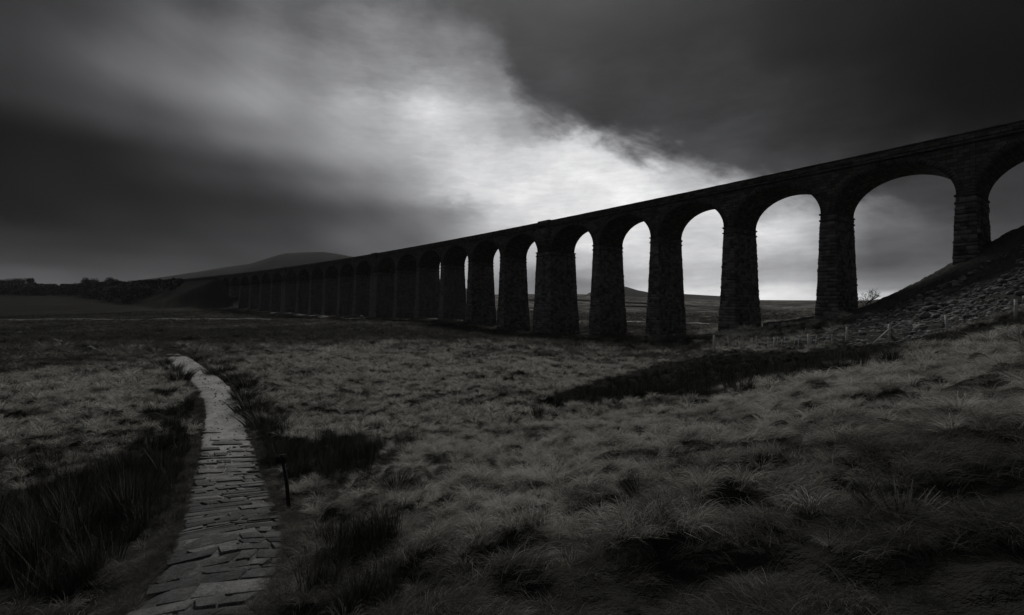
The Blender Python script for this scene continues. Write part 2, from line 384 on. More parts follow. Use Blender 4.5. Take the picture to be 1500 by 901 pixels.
TONES = [(1180,575,.95,120,25),(1330,545,.9,120,25),(130,572,1.1,140,32),(120,640,.75,150,30),(100,440,.0,200,16),(100,455,.03,200,10),(1430,850,.05,120,60),(750,890,.12,200,30),(1200,518,.06,160,9),(1020,525,.08,90,10),(60,690,.5,60,25),(330,680,.3,30,80),(620,565,1.0,260,40),(480,545,.95,150,25),(880,555,.8,120,22),(760,640,.7,160,45),(880,640,.78,160,50),  # dark entries at the bottom edge and corners paint lens vignetting into the grass
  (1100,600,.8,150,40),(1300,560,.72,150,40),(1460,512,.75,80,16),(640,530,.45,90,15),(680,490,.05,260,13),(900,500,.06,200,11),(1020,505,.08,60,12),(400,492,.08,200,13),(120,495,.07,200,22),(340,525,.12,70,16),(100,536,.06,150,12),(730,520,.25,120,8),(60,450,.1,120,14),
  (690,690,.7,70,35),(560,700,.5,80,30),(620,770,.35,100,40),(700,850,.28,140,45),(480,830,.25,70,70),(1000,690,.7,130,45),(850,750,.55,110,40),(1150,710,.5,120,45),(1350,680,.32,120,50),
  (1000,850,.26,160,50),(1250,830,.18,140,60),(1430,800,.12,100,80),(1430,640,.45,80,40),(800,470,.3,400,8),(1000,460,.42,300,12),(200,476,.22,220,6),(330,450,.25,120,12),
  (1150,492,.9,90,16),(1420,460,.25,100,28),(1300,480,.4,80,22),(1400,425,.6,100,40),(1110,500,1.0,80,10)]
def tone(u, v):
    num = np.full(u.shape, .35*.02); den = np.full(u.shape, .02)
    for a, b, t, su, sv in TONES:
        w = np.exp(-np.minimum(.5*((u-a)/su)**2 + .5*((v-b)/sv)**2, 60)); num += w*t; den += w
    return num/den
def veg(x, y, z):
    """rush cover 0..1 and grass tone 0..1 at ground points"""
    u, v = proj(x, y, z)
    d = np.hypot(x, y)
    uj = u + (fbm(x/1.7+3, y/1.7, 3)-.5)*F*3.6/np.maximum(y, 2.); vj = v + (fbm(x/1.7, y/1.7+40, 3)-.5)*F*1.3/np.maximum(y, 2.)
    r = np.zeros(u.shape)
    ok = (y > 2)
    for P in RUSH: r[ok & inpoly(uj, vj, P)] = 1
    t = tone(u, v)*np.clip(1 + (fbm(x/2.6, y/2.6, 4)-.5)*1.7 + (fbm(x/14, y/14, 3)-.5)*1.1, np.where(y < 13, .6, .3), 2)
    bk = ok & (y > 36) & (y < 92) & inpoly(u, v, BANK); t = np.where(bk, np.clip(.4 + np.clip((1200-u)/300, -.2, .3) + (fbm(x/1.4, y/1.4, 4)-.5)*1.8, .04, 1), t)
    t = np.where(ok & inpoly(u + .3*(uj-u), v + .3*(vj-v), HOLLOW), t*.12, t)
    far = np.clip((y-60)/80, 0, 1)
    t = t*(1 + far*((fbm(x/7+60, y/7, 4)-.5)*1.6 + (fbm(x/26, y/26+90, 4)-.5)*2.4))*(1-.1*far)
    return r, np.clip(t, 0, 1)
def clumps(x, y):
    return fbm(x/.62 + 5, y/.62, 2)
def lumps(x, y):
    d = np.hypot(x, y); f = np.clip((d-1.2)/2, 0, 1)*np.clip(1.8 - d/110, 0, 1)
    big = fbm(x/4.2 + 9, y/4.2, 3); wide = fbm(x/17 + 31, y/17, 3)
    k = np.clip(path_d(x, y)/.8, 0, 1)
    return f*k*(np.clip(clumps(x, y)-.36, 0, 1)*.75 - .07 + (big-.5)*.5) - (1-k)*.03 + np.clip((d-40)/60, 0, 1)*np.clip(1.5-d/500, 0, 1)*(wide-.5)*1.6
def HT(x, y):
    return H0(x, y) + lumps(np.asarray(x, float), np.asarray(y, float))
def at(u, v):
    """ground point seen at a photo pixel (first hit along the ray)"""
    Y = np.geomspace(2, 2500, 1600); x = (u-750)/F*Y; z = (Y0-v)/F*Y
    below = z < H0(x, Y); k = int(np.argmax(below)) if below.any() else len(Y)-1
    return np.array([x[k], Y[k], float(HT(x[k:k+1], Y[k:k+1])[0])])
def gz(x, y): return float(HT(np.array([x], float), np.array([y], float))[0])

# ------------------------------------------------------------------ materials
def mat(name, f, bump=None):
    m = bpy.data.materials.new(name); m.use_nodes = True; n = NT(m.node_tree)
    b = m.node_tree.nodes['Principled BSDF']; b.inputs['Specular IOR Level'].default_value = .25
    f(n, b); return m
def obj_co(n): return n.node('ShaderNodeTexCoord').outputs['Object']
def bump(n, b, h, dist, strength=1):
    q = n.node('ShaderNodeBump'); n.put(q.inputs['Height'], h); q.inputs['Distance'].default_value = dist; q.inputs['Strength'].default_value = strength
    n.put(b.inputs['Normal'], q.outputs[0])
def attr(n, name, typ='GEOMETRY'):
    return n.node('ShaderNodeAttribute', attribute_name=name, attribute_type=typ)
GRASS = [(0, (.02, .0198, .0185)), (.3, (.06, .0585, .053)), (.6, (.16, .155, .142)), (1, (.33, .32, .293))]
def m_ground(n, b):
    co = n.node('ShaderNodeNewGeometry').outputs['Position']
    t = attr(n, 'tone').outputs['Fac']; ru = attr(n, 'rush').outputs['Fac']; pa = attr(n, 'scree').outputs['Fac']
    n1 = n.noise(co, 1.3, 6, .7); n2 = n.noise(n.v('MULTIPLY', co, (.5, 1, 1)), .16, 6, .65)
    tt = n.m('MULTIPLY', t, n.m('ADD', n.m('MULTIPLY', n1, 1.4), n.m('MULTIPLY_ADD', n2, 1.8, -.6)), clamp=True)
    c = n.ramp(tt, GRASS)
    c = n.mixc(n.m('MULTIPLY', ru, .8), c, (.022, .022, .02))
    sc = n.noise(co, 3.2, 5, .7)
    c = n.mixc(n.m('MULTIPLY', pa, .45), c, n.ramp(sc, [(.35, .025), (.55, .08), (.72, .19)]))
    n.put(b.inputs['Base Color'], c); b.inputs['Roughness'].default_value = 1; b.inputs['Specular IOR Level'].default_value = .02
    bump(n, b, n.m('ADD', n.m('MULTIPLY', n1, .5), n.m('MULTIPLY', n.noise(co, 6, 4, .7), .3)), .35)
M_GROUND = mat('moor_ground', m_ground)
def m_blade(n, b):
    t = attr(n, 'tone', 'INSTANCER').outputs['Fac']; rn = attr(n, 'rnd').outputs['Fac']
    c = n.ramp(n.m('ADD', t, n.m('MULTIPLY', n.m('MULTIPLY_ADD', rn, 1.3, -.65), n.m('MULTIPLY_ADD', t, .7, .1)), clamp=True), [(p, tuple(min(q*2.0, .62) for q in k)) for p, k in GRASS])
    n.put(b.inputs['Base Color'], c); b.inputs['Roughness'].default_value = .7; b.inputs['Specular IOR Level'].default_value = .06
    tr = n.node('ShaderNodeBsdfTranslucent'); n.put(tr.inputs[0], c)
    mx = n.node('ShaderNodeMixShader'); mx.inputs[0].default_value = .3
    out = n.t.nodes['Material Output']; n.put(mx.inputs[1], b.outputs[0]); n.put(mx.inputs[2], tr.outputs[0]); n.put(out.inputs[0], mx.outputs[0])
M_BLADE = mat('grass_blade', m_blade)
def m_rush(n, b):
    rn = attr(n, 'rnd').outputs['Fac']
    n.put(b.inputs['Base Color'], n.ramp(rn, [(0, (.025, .0255, .023)), (.6, (.06, .06, .054)), (1, (.24, .232, .208))])); b.inputs['Roughness'].default_value = .6
M_RUSH = mat('rush_stem', m_rush)
def stone(name, lo, hi, rough=.9, wet=False):
    def f(n, b):
        co = n.node('ShaderNodeNewGeometry').outputs['Position']
        n1 = n.noise(co, 1.1, 6, .65); n2 = n.noise(co, 9, 5, .7); n3 = n.noise(n.v('MULTIPLY', co, (1, 1, .12)), .9, 4, .6)
        c = n.ramp(n.m('ADD', n.m('MULTIPLY', n1, .5), n.m('ADD', n.m('MULTIPLY', n2, .3), n.m('MULTIPLY', n3, .2))), [(.32, lo), (.68, hi)])
        n.put(b.inputs['Base Color'], c); b.inputs['Roughness'].default_value = rough
        bump(n, b, n.m('ADD', n2, n1), .04)
    return mat(name, f)
def m_pier(n, b):
    co = n.node('ShaderNodeNewGeometry').outputs['Position']; rn = attr(n, 'rnd').outputs['Fac']
    n1 = n.noise(co, 1.1, 6, .65); n2 = n.noise(co, 9, 5, .7); n3 = n.noise(n.v('MULTIPLY', co, (1, 1, .12)), .9, 4, .6)
    c = n.ramp(n.m('ADD', n.m('MULTIPLY', n1, .45), n.m('ADD', n.m('MULTIPLY', n2, .25), n.m('ADD', n.m('MULTIPLY', n3, .3), n.m('MULTIPLY_ADD', rn, .3, -.12)))), [(.3, .04), (.72, .22)])
    n.put(b.inputs['Base Color'], c); b.inputs['Roughness'].default_value = .9; bump(n, b, n.m('ADD', n2, n1), .05)
M_PIER = mat('sooty_gritstone', m_pier)
def m_ashlar(n, b):
    uv = n.node('ShaderNodeTexCoord').outputs['UV']
    br = n.node('ShaderNodeTexBrick'); n.put(br.inputs['Vector'], uv)
    br.inputs['Scale'].default_value = 1; br.inputs['Brick Width'].default_value = 1.1; br.inputs['Row Height'].default_value = .5; br.inputs['Mortar Size'].default_value = .03
    br.inputs['Color1'].default_value = (.06, .058, .054, 1); br.inputs['Color2'].default_value = (.15, .146, .138, 1); br.inputs['Mortar'].default_value = (.03, .03, .028, 1)
    co = n.node('ShaderNodeNewGeometry').outputs['Position']; n1 = n.noise(co, .8, 6, .65)
    c = n.mixc(1.0, br.outputs['Color'], n.ramp(n1, [(.3, .55), (.7, 1.25)]), 'MULTIPLY')
    n.put(b.inputs['Base Color'], c); b.inputs['Roughness'].default_value = .9
    bump(n, b, n.m('ADD', n.m('MULTIPLY', br.outputs['Fac'], -1.0), n.noise(co, 5, 5, .7)), .09)
M_ASHLAR = mat('coursed_stone', m_ashlar)
def m_flag(n, b):
    co = n.node('ShaderNodeNewGeometry').outputs['Position']; rn = attr(n, 'rnd').outputs['Fac']
    n1 = n.noise(co, 2.3, 6, .7); n2 = n.noise(co, 16, 6, .75)
    c = n.ramp(n.m('ADD', n.m('MULTIPLY', n1, .45), n.m('ADD', n.m('MULTIPLY', n2, .4), n.m('MULTIPLY_ADD', rn, .26, -.05))), [(.34, .035), (.55, .14), (.75, .34)])
    n.put(b.inputs['Base Color'], c); n.put(b.inputs['Roughness'], n.m('MULTIPLY_ADD', n1, .5, .3))
    bump(n, b, n.m('ADD', n.m('MULTIPLY', n2, .8), n1), .09)
M_FLAG = mat('flagstone', m_flag)
def m_grit(n, b):
    co = n.node('ShaderNodeNewGeometry').outputs['Position']; so = attr(n, 'soil').outputs['Fac']
    n1 = n.noise(co, 1.1, 6, .65); n2 = n.noise(co, 14, 5, .75); n3 = n.noise(co, 42, 3, .7)
    h = n.m('ADD', n.m('MULTIPLY', n2, .45), n.m('MULTIPLY', n3, .25))
    c = n.ramp(n.m('ADD', n.m('MULTIPLY', n1, .4), h), [(.38, .07), (.52, .26), (.72, .55)])
    sf = n.m('ADD', so, n.m('MULTIPLY_ADD', n.noise(co, 2.1, 5, .7), 1.6, -.95), clamp=True)
    n.put(b.inputs['Base Color'], n.mixc(sf, c, n.ramp(n2, [(.35, .025), (.7, .11)]))); b.inputs['Roughness'].default_value = .58
    bump(n, b, h, .1)
M_GRAVEL = mat('pale_grit', m_grit)
M_DUST = stone('dark_trodden_earth', .08, .19, .95)
M_TRACK = stone('trodden_earth', .16, .36, .9)
M_ROCK = stone('scree_rock', .05, .3)
M_PALE = stone('pale_limestone', .4, .62)
M_WALL = stone('drystone', .03, .1)
M_WOOD = stone('weathered_wood', .45, .7)
M_DARKWOOD = stone('dark_wood', .02, .05)
M_BARK = stone('bark', .02, .05)
M_LEAF = stone('dark_foliage', .012, .035)
M_WIRE = stone('wire', .1, .16, .5)
def m_hill(n, b):
    co = n.node('ShaderNodeNewGeometry').outputs['Position']
    n1 = n.noise(n.v('MULTIPLY', co, (1, 1, 3)), .004, 7, .6); n2 = n.noise(co, .02, 5, .6)
    n.put(b.inputs['Base Color'], n.ramp(n.m('ADD', n.m('MULTIPLY', n1, .7), n.m('MULTIPLY', n2, .3)), [(.35, (.025, .025, .024)), (.65, (.07, .069, .066))])); b.inputs['Roughness'].default_value = 1; b.inputs['Specular IOR Level'].default_value = .02
M_HILL = mat('fell_grass', m_hill)

# ------------------------------------------------------------------ ground sheet
def grid_obj(name, V, nr, nc, material, closed=False, smooth=True):
    i = np.arange(nr-1)[:, None]; j = np.arange(nc if closed else nc-1)[None, :]
    j2 = (j+1) % nc
    Q = np.stack([i*nc+j, i*nc+j2, (i+1)*nc+j2, (i+1)*nc+j], -1).reshape(-1, 4)
    return mesh_np(name, V, Q, None, material, smooth=smooth)
def scree_mask(x, y, z):
    u, v = proj(x, y, z)
    m = inpoly(u, v, [(1060,500),(1130,478),(1210,462),(1300,430),(1500,320),(1800,200),(1800,470),(1500,470),(1400,490),(1300,505),(1200,510),(1060,516)]) & (y > 36) & (y < 95)
    return m
def build_ground():
    az = np.concatenate([np.arange(-180, -66, 3.), np.arange(-66, 66, .19), np.arange(66, 180, 3.)])
    r = np.concatenate([[.02], np.geomspace(.5, 160, 800), np.geomspace(161, 3700, 190)])
    A, RR = np.meshgrid(np.radians(az), r); x = RR*np.sin(A); y = RR*np.cos(A)
    z = HT(x.ravel(), y.ravel()).reshape(x.shape)
    V = np.stack([x, y, z], -1).reshape(-1, 3)
    me = grid_obj('ground', V, len(r), len(az), M_GROUND, closed=True)
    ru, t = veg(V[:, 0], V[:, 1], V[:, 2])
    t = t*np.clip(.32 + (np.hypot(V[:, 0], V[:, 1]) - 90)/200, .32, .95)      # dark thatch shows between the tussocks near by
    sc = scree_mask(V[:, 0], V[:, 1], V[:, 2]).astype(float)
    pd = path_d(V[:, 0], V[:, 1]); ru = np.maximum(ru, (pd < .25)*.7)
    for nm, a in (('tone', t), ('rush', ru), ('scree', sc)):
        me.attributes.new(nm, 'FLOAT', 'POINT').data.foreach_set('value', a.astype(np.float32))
    o = bpy.data.objects.new('ground', me); COL.objects.link(o); o['kind'] = 'structure'
build_ground()

def fell(name, prof, Y, depth, base):
    """a far hill: a skyline at distance Y with long slopes in front and behind"""
    u = np.array([p[0] for p in prof], float); zt = (Y0 - np.array([p[1] for p in prof], float))/F*Y
    xs = np.linspace((u[0]-750)/F*Y, (u[-1]-750)/F*Y, 160); ys = np.linspace(Y-depth, Y+depth, 70)
    X, YY = np.meshgrid(xs, ys); top = np.interp(X, (u-750)/F*Y, zt)
    k = np.clip(1 - np.abs(YY-Y)/depth, 0, 1); k = k*k*(3-2*k)
    Z = base + (top-base)*k + (fbm(X/75, YY/100, 5)-.5)*16*k*(1-k)*2
    me = grid_obj(name, np.stack([X, YY, Z], -1).reshape(-1, 3), 70, 160, M_HILL)
    o = bpy.data.objects.new(name, me); COL.objects.link(o); o['kind'] = 'structure'
fell('hill', [(-60,452),(60,440),(170,418),(230,409),(270,403.5),(310,397),(345,391),(380,386),(402,378.5),(425,371.5),(450,370),(475,369.5),(495,372),(515,376),(560,381),(620,400),(690,425),(760,452)], 1650, 480, -10)
fell('hill', [(800,452),(850,436),(885,418),(905,418),(916,420.5),(930,425),(945,428),(980,430),(1000,430.8),(1055,434),(1110,440),(1200,452)], 2100, 460, -5)
fell('hill', [(1180,452),(1240,447),(1275,441),(1300,437.5),(1340,434),(1420,436),(1520,452)], 1800, 400, -5)

# ------------------------------------------------------------------ path and tracks
def ribbon(name, pts, half, material, lift=.03, n=60, kind='structure', drop=.25):
    """pts: plan points; a draped strip"""
    C = cat_rom(np.asarray(pts, float)[:, :2], n); tg = np.gradient(C, axis=0); tg /= np.linalg.norm(tg, axis=1)[:, None]
    nm = np.stack([-tg[:, 1], tg[:, 0]], -1); h = half*(1 + .5*(fbm(np.arange(len(C))*.13, np.zeros(len(C)), 3)-.5))
    V = []
    for k in (-1, -.4, .4, 1):
        p = C + nm*h[:, None]*k; V.append(np.column_stack([p, HT(p[:, 0], p[:, 1]) + lift - (drop if abs(k) == 1 else 0)]))
    me = grid_obj(name, np.vstack(V), 4, len(C), material)
    o = bpy.data.objects.new(name, me); COL.objects.link(o); o['kind'] = kind
def build_path():
    mb = MB(); mb2 = MB()
    d = np.concatenate([[0], np.cumsum(np.linalg.norm(np.diff(PC[:, :2], axis=0), axis=1))])
    tg = np.gradient(PC[:, :2], axis=0); tg /= np.linalg.norm(tg, axis=1)[:, None]
    def frame(t):
        return np.array([np.interp(t, d, PC[:, k]) for k in range(3)]), np.array([np.interp(t, d, tg[:, k]) for k in range(2)])
    # bed of trodden grit
    ts = np.arange(0, d[-1], .1); rows = []
    for t in ts:
        c, g = frame(t); nm = np.array([-g[1], g[0]])
        for k in np.linspace(-1, 1, 25):
            e = c[2]*(1.04 + .24*(fbm(np.array([t*1.3 + 50*(k > 0)]), np.array([.5]), 3)[0]-.5)); p = c[:2] + nm*e*k
            rows.append((p[0], p[1], k, t))
    rows = np.array(rows); z = H0(rows[:, 0], rows[:, 1]) + .006 - .06*np.abs(rows[:, 2])**6 + (fbm(rows[:, 0]/.22, rows[:, 1]/.22, 4)-.5)*.05
    V = np.column_stack([rows[:, :2], z]); nr, nc = len(ts), 25
    i = np.arange(nr-1)[:, None]; j = np.arange(nc-1)[None]
    mb.add(V, np.stack([i*nc+j, i*nc+j+1, (i+1)*nc+j+1, (i+1)*nc+j], -1).reshape(-1, 4))
    # chips and cobbles trodden into the grit further on
    for k in range(420):
        tt = random.uniform(6, d[-1]*.8); c, g = frame(tt); q = random.uniform(-1.12, 1.12); nm = np.array([-g[1], g[0]]); p = c[:2] + nm*c[2]*q
        sz = random.uniform(.015, .05)*(1.6 if random.random() < .12 else 1); a_ = random.uniform(0, 6.3); ca, sa = math.cos(a_)*sz, math.sin(a_)*sz
        zz = float(H0(p[:1], p[1:])[0]) + .03 - .14*min(abs(q), 1.05)**6; hh = sz*random.uniform(.3, .75)
        B = [(p[0]+x_*ca-y_*sa*.7, p[1]+x_*sa+y_*ca*.7) for x_, y_ in ((-1,-1),(1,-.8),(.9,1),(-1,.8))]
        mb.hexa(np.array([(x_, y_, zz-.03) for x_, y_ in B] + [(p[0]+(x_-p[0])*.6, p[1]+(y_-p[1])*.6, zz+hh+random.uniform(-.2, .2)*hh) for x_, y_ in B]))
    o = mb.build('path', M_GRAVEL); o['kind'] = 'structure'
    soil = np.zeros(mb.n, np.float32); soil[:len(rows)] = np.clip(1.25 - np.maximum(rows[:, 3]-6.5, 0)/9, 0, 1) + .45*np.abs(rows[:, 2])**5
    o.data.attributes.new('soil', 'FLOAT', 'POINT').data.foreach_set('value', soil)
    # courses of pitched stone laid across the lower part
    t = .0
    while t < 19:
        w = random.choice((.16, .22, .28, .36, .44))*random.uniform(.85, 1.2); c, g = frame(t + w/2); nm = np.array([-g[1], g[0]])
        skew = .42; x = -c[2]*random.uniform(.92, 1.06)
        xe = c[2]*random.uniform(.9, 1.02)
        while x < xe:
            L = min(random.choice((.35, .5, .8, 1.1)) * random.uniform(.7, 1.3), c[2]*1.07 - x)
            if L < .1: break
            if random.random() > .08 + .85*min(1, max(0, (t-7.0)/10)):
                P = []; jl, jr = random.uniform(-.12, .12), random.uniform(-.12, .12)
                up = random.uniform(.004, .03); tilt = random.uniform(-.014, .014); tl2 = random.uniform(-.012, .014)
                for zz in (0, 1):
                    for a, b in ((0, 0), (1, 0), (1, 1), (0, 1)):
                        q = .013 + .02*zz
                        aa = x + q + (L-2*q)*a + (jl, jr)[a]*(b-.5) + random.uniform(-.02, .02); bb = q*.6 + (w-1.2*q)*b + random.uniform(-.016, .016) + skew*(-aa)*.62
                        p = c[:2] + nm*(-aa) + g*(bb - w/2)
                        P.append((p[0], p[1], (up + tilt*(a-.5) + tl2*(b-.5)) if zz else -.15))
                P = np.array(P); P[:, 2] += H0(P[:, 0], P[:, 1]) + .024; mb2.hexa(P)
            x += L
        t += w
    o2 = mb2.build('stone_pitching', M_FLAG, o); o2.data.attributes.new('rnd', 'FLOAT', 'POINT').data.foreach_set('value', np.repeat(RNG.random(mb2.n//8), 8).astype(np.float32)); bv = o2.modifiers.new('bevel', 'BEVEL'); bv.width = .026; bv.segments = 2
build_path()
def px(*uv): return [at(u, v) for u, v in uv]
ribbon('track', px((-60,470.5),(0,470),(100,469.5),(250,469),(400,468.5),(520,467.8),(600,468.5),(690,471)), 1.5, M_DUST, .36, drop=.35)
ribbon('track', px((398,458.5),(430,460.5),(460,463),(490,466)), 2.4, M_DUST, .5, drop=.5)
ribbon('track', px((836,470),(880,471),(940,473),(1000,475),(1060,476)), 1.6, M_TRACK, .3, drop=.3)
ribbon('path', px((28,486),(52,492),(75,500),(100,510),(125,514),(170,518)), .5, M_TRACK, .08)
ribbon('path', px((-40,525),(0,524),(30,525),(58,529)), .4, M_TRACK, .06)

# ------------------------------------------------------------------ the viaduct
VO = np.array([*line(PS[5][1]-KING/2, VW/2), -7.0])
VIA = thing('railway_viaduct', VO, 'long dark stone railway viaduct of tall round arches crossing the moor', 'viaduct')
ZS = TOPZ - V_SPR; RISE = V_SPR - V_CRN; ZT = TOPZ - 1.45
def frame_at(s):
    c = line(np.array([s]), VW/2)[0]; h = VTH + VK*s
    return c, np.array([math.cos(h), math.sin(h)]), np.array([math.sin(h), -math.cos(h)])
def build_pier(i):
    rnd = random.Random(100+i); a, b = PS[i]; s0 = (a+b)/2; c, tn, nn = frame_at(s0)
    king = IS_KING(i); ht0 = (b-a)/2; hd0 = VW/2 + (.35 if king else 0)
    cor = np.array([c + tn*p*2 + nn*q*5 for p in (-1, 1) for q in (-1, 1)] + [c])
    zb = min(float(H0(cor[:, 0], cor[:, 1]).min()) - .6, ZS - 2)
    fine = i < 8; ch = .52 if fine else 1.0; bw = .95 if fine else 1.7
    bat = .033
    ext = lambda z: bat*(ZS - z) + (.09 if z < .2 else 0)
    core = MB()
    def ring(z, e): return [np.array([*(c + tn*p*(ht0+e) + nn*q*(hd0+e)), z]) for p, q in ((-1,-1),(1,-1),(1,1),(-1,1))]
    if zb < -1:
        core.hexa(np.array(ring(zb, ext(zb)) + ring(.2, ext(.19)))); core.hexa(np.array(ring(.2, ext(.21)) + ring(ZS, 0)))
    else: core.hexa(np.array(ring(zb, ext(zb)) + ring(ZS, 0)))
    V = []; Q = []; z = zb
    while z < ZS - .1:
        h = min(ch*rnd.uniform(.8, 1.25), ZS - z)
        for side in range(4):
            if side in (0, 2): ax, o1, half, out = tn, nn*(-1 if side == 0 else 1), ht0, hd0
            else: ax, o1, half, out = nn, tn*(1 if side == 1 else -1), hd0, ht0
            em = ext(z + h/2); x = -(half + em)
            while x < half + em - .05:
                L = min(bw*rnd.uniform(.55, 1.4), half + em - x)
                if half + em - x - L < .3: L = half + em - x
                pr = rnd.uniform(.02, .13 if fine else .05) + (.16 if rnd.random() < .03 else 0); n0 = len(V); g = .018; e2 = .03
                for lev, ins in ((0, g), (pr, g + e2)):
                    for p, zz in ((x+ins, z+ins), (x+L-ins, z+ins), (x+L-ins, z+h-ins), (x+ins, z+h-ins)):
                        if lev: p += rnd.uniform(-.02, .02); zz += rnd.uniform(-.02, .02)
                        e = ext(zz if not (abs(zz-.2) < .3) else z + h/2)
                        q = c + ax*p*(half+e)/(half+em) + o1*(out + e + lev*(1 if not lev else rnd.uniform(.7, 1.3)))
                        V.append((q[0], q[1], zz))
                for k in range(4): Q.append((n0+k, n0+(k+1) % 4, n0+4+(k+1) % 4, n0+4+k))
                Q.append((n0+4, n0+5, n0+6, n0+7)); x += L
        z += h
    core.add(np.array(V), Q)
    o = core.build('pier', M_PIER, VIA, VO)
    bl = np.concatenate([np.full(core.n - len(V), .3), np.repeat([rnd.random() if fine else rnd.uniform(.4, .7) for _ in range(len(V)//8)], 8)]).astype(np.float32)
    o.data.attributes.new('rnd', 'FLOAT', 'POINT').data.foreach_set('value', bl)
    for zz, e in ((ZS - .28, .17), (ZS - 1.25, .13)):
        m = MB(); m.hexa(np.array(ring(zz, e + ext(zz)*.9) + ring(zz + .26, e + .02 + ext(zz)*.9)))
        m.build('impost_band', M_PIER, o, VO)
    if king:
        for q in (-1, 1):
            m = MB(); P = []
            for zz in (ZS, ZT + .02):
                for p, r in ((-1, 0), (1, 0), (1, 1), (-1, 1)):
                    k = c + tn*p*ht0*.8 + nn*q*(VW/2 - .2 + r*.5); P.append((k[0], k[1], zz))
            m.hexa(np.array(P)); m.build('pilaster', M_ASHLAR, VIA, VO)
for i in range(-1, 24): build_pier(i)
def build_arch(i):
    """arch between pier i and i+1 with its half of the spandrels"""
    s0, s1 = PS[i][1], PS[i+1][0]; a, b = (PS[i][0]+PS[i][1])/2, (PS[i+1][0]+PS[i+1][1])/2
    th = np.linspace(0, np.pi, 41); sa = (s0+s1)/2 - np.cos(th)*(s1-s0)/2; za = ZS + np.sin(th)*RISE
    mb = MB(); n = len(th)
    for off in (0, VW):
        s = np.concatenate([[a], sa, [b]]); zl = np.concatenate([[ZS], za, [ZS]])
        N = len(s); V = np.vstack([LP(s, off, zl), LP(s, off, ZT)]); k = np.arange(N-1)
        mb.add(V, np.stack([k, k+1, N+k+1, N+k], -1), uv=np.column_stack([np.concatenate([s, s]), np.concatenate([zl, np.full(N, ZT)])]))
    arc = np.concatenate([[0], np.cumsum(np.hypot(np.diff(sa), np.diff(za)))])
    V = np.vstack([LP(sa, 0, za), LP(sa, VW, za)]); k = np.arange(n-1)
    mb.add(V, np.stack([k, k+1, n+k+1, n+k], -1), uv=np.column_stack([np.concatenate([np.zeros(n), np.full(n, VW)]), np.concatenate([arc, arc])]))
    o = mb.build('arch', M_ASHLAR, VIA, VO)
    # ring of voussoirs, each stone standing a little proud
    for off, sg in ((0, -1), (VW, 1)):
        r = MB(); m = 44 if i < 8 else 22
        ts = np.linspace(0, np.pi, m+1)
        for j in range(m):
            P = []; pr = random.uniform(.05, .11); dp = .8 + random.uniform(-.03, .03)
            for o_ in (off + .02*-sg, off + sg*pr):
                for t_, d_ in ((ts[j]+.004, 0), (ts[j+1]-.004, 0), (ts[j+1]-.004, dp), (ts[j]+.004, dp)):
                    cx, sy = math.cos(t_), math.sin(t_)
                    P.append(LP((s0+s1)/2 - cx*((s1-s0)/2 - .005 + d_), o_, ZS + sy*(RISE - .005 + d_)))
            r.hexa(np.array(P))
        r.build('voussoir_ring', M_PIER, o, VO)
for i in range(-1, 23): build_arch(i)
def strip(name, off0, off1, z0, z1, s0, s1, material, parent, step=3.0, jit=0):
    ss = np.arange(s0, s1+.01, step); N = len(ss)
    zj = np.zeros(N) if not jit else np.array([random.uniform(-jit, jit) for _ in ss])
    V = np.vstack([LP(ss, off0, z0), LP(ss, off1, z0), LP(ss, off1, z1+zj), LP(ss, off0, z1+zj)]); Q = []
    for c in range(4):
        for k in range(N-1): Q.append((c*N+k, ((c+1) % 4)*N+k, ((c+1) % 4)*N+k+1, c*N+k+1))
    Q += [(0, N, 2*N, 3*N), (N-1, 4*N-1, 3*N-1, 2*N-1)]
    uv = np.column_stack([np.tile(ss, 4), np.repeat([z0, z0, z1, z1], N)])
    m = MB(); m.add(V, Q, uv=uv); return m.build(name, material, parent, VO)
SA, SB = -62, S_END + 70
strip('deck', .25, VW-.25, ZT-.3, ZT+.1, SA, SB, M_ASHLAR, VIA)
for o0, o1 in ((-.28, .5), (VW-.5, VW+.28)):
    strip('string_course', o0, o1, ZT, ZT+.32, SA, SB, M_PIER, VIA, 2.0)
for o0, o1, c0, c1 in ((-.1, .4, -.2, .5), (VW-.4, VW+.1, VW-.5, VW+.2)):
    p = strip('parapet', o0, o1, ZT+.31, TOPZ-.18, SA, SB, M_ASHLAR, VIA, 2.0)
    strip('coping', c0, c1, TOPZ-.18, TOPZ, SA, SB, M_PIER, p, 1.6, .02)
for i in (-1, 5, 11, 17, 23):
    a, b = PS[i]
    for o0, o1 in ((-.42, .45), (VW-.45, VW+.42)):
        strip('refuge_parapet', o0, o1, ZT-.05, TOPZ+.2, a+.5, b-.5+.01, M_ASHLAR, VIA, (b-a-1)/3)
for a, b in ((SA, PS[-1][0]+2), (PS[23][1]-2, SB)):
    strip('abutment_wall', .003, VW-.003, -8, ZT-.003, a, b, M_ASHLAR, VIA, 2.0)

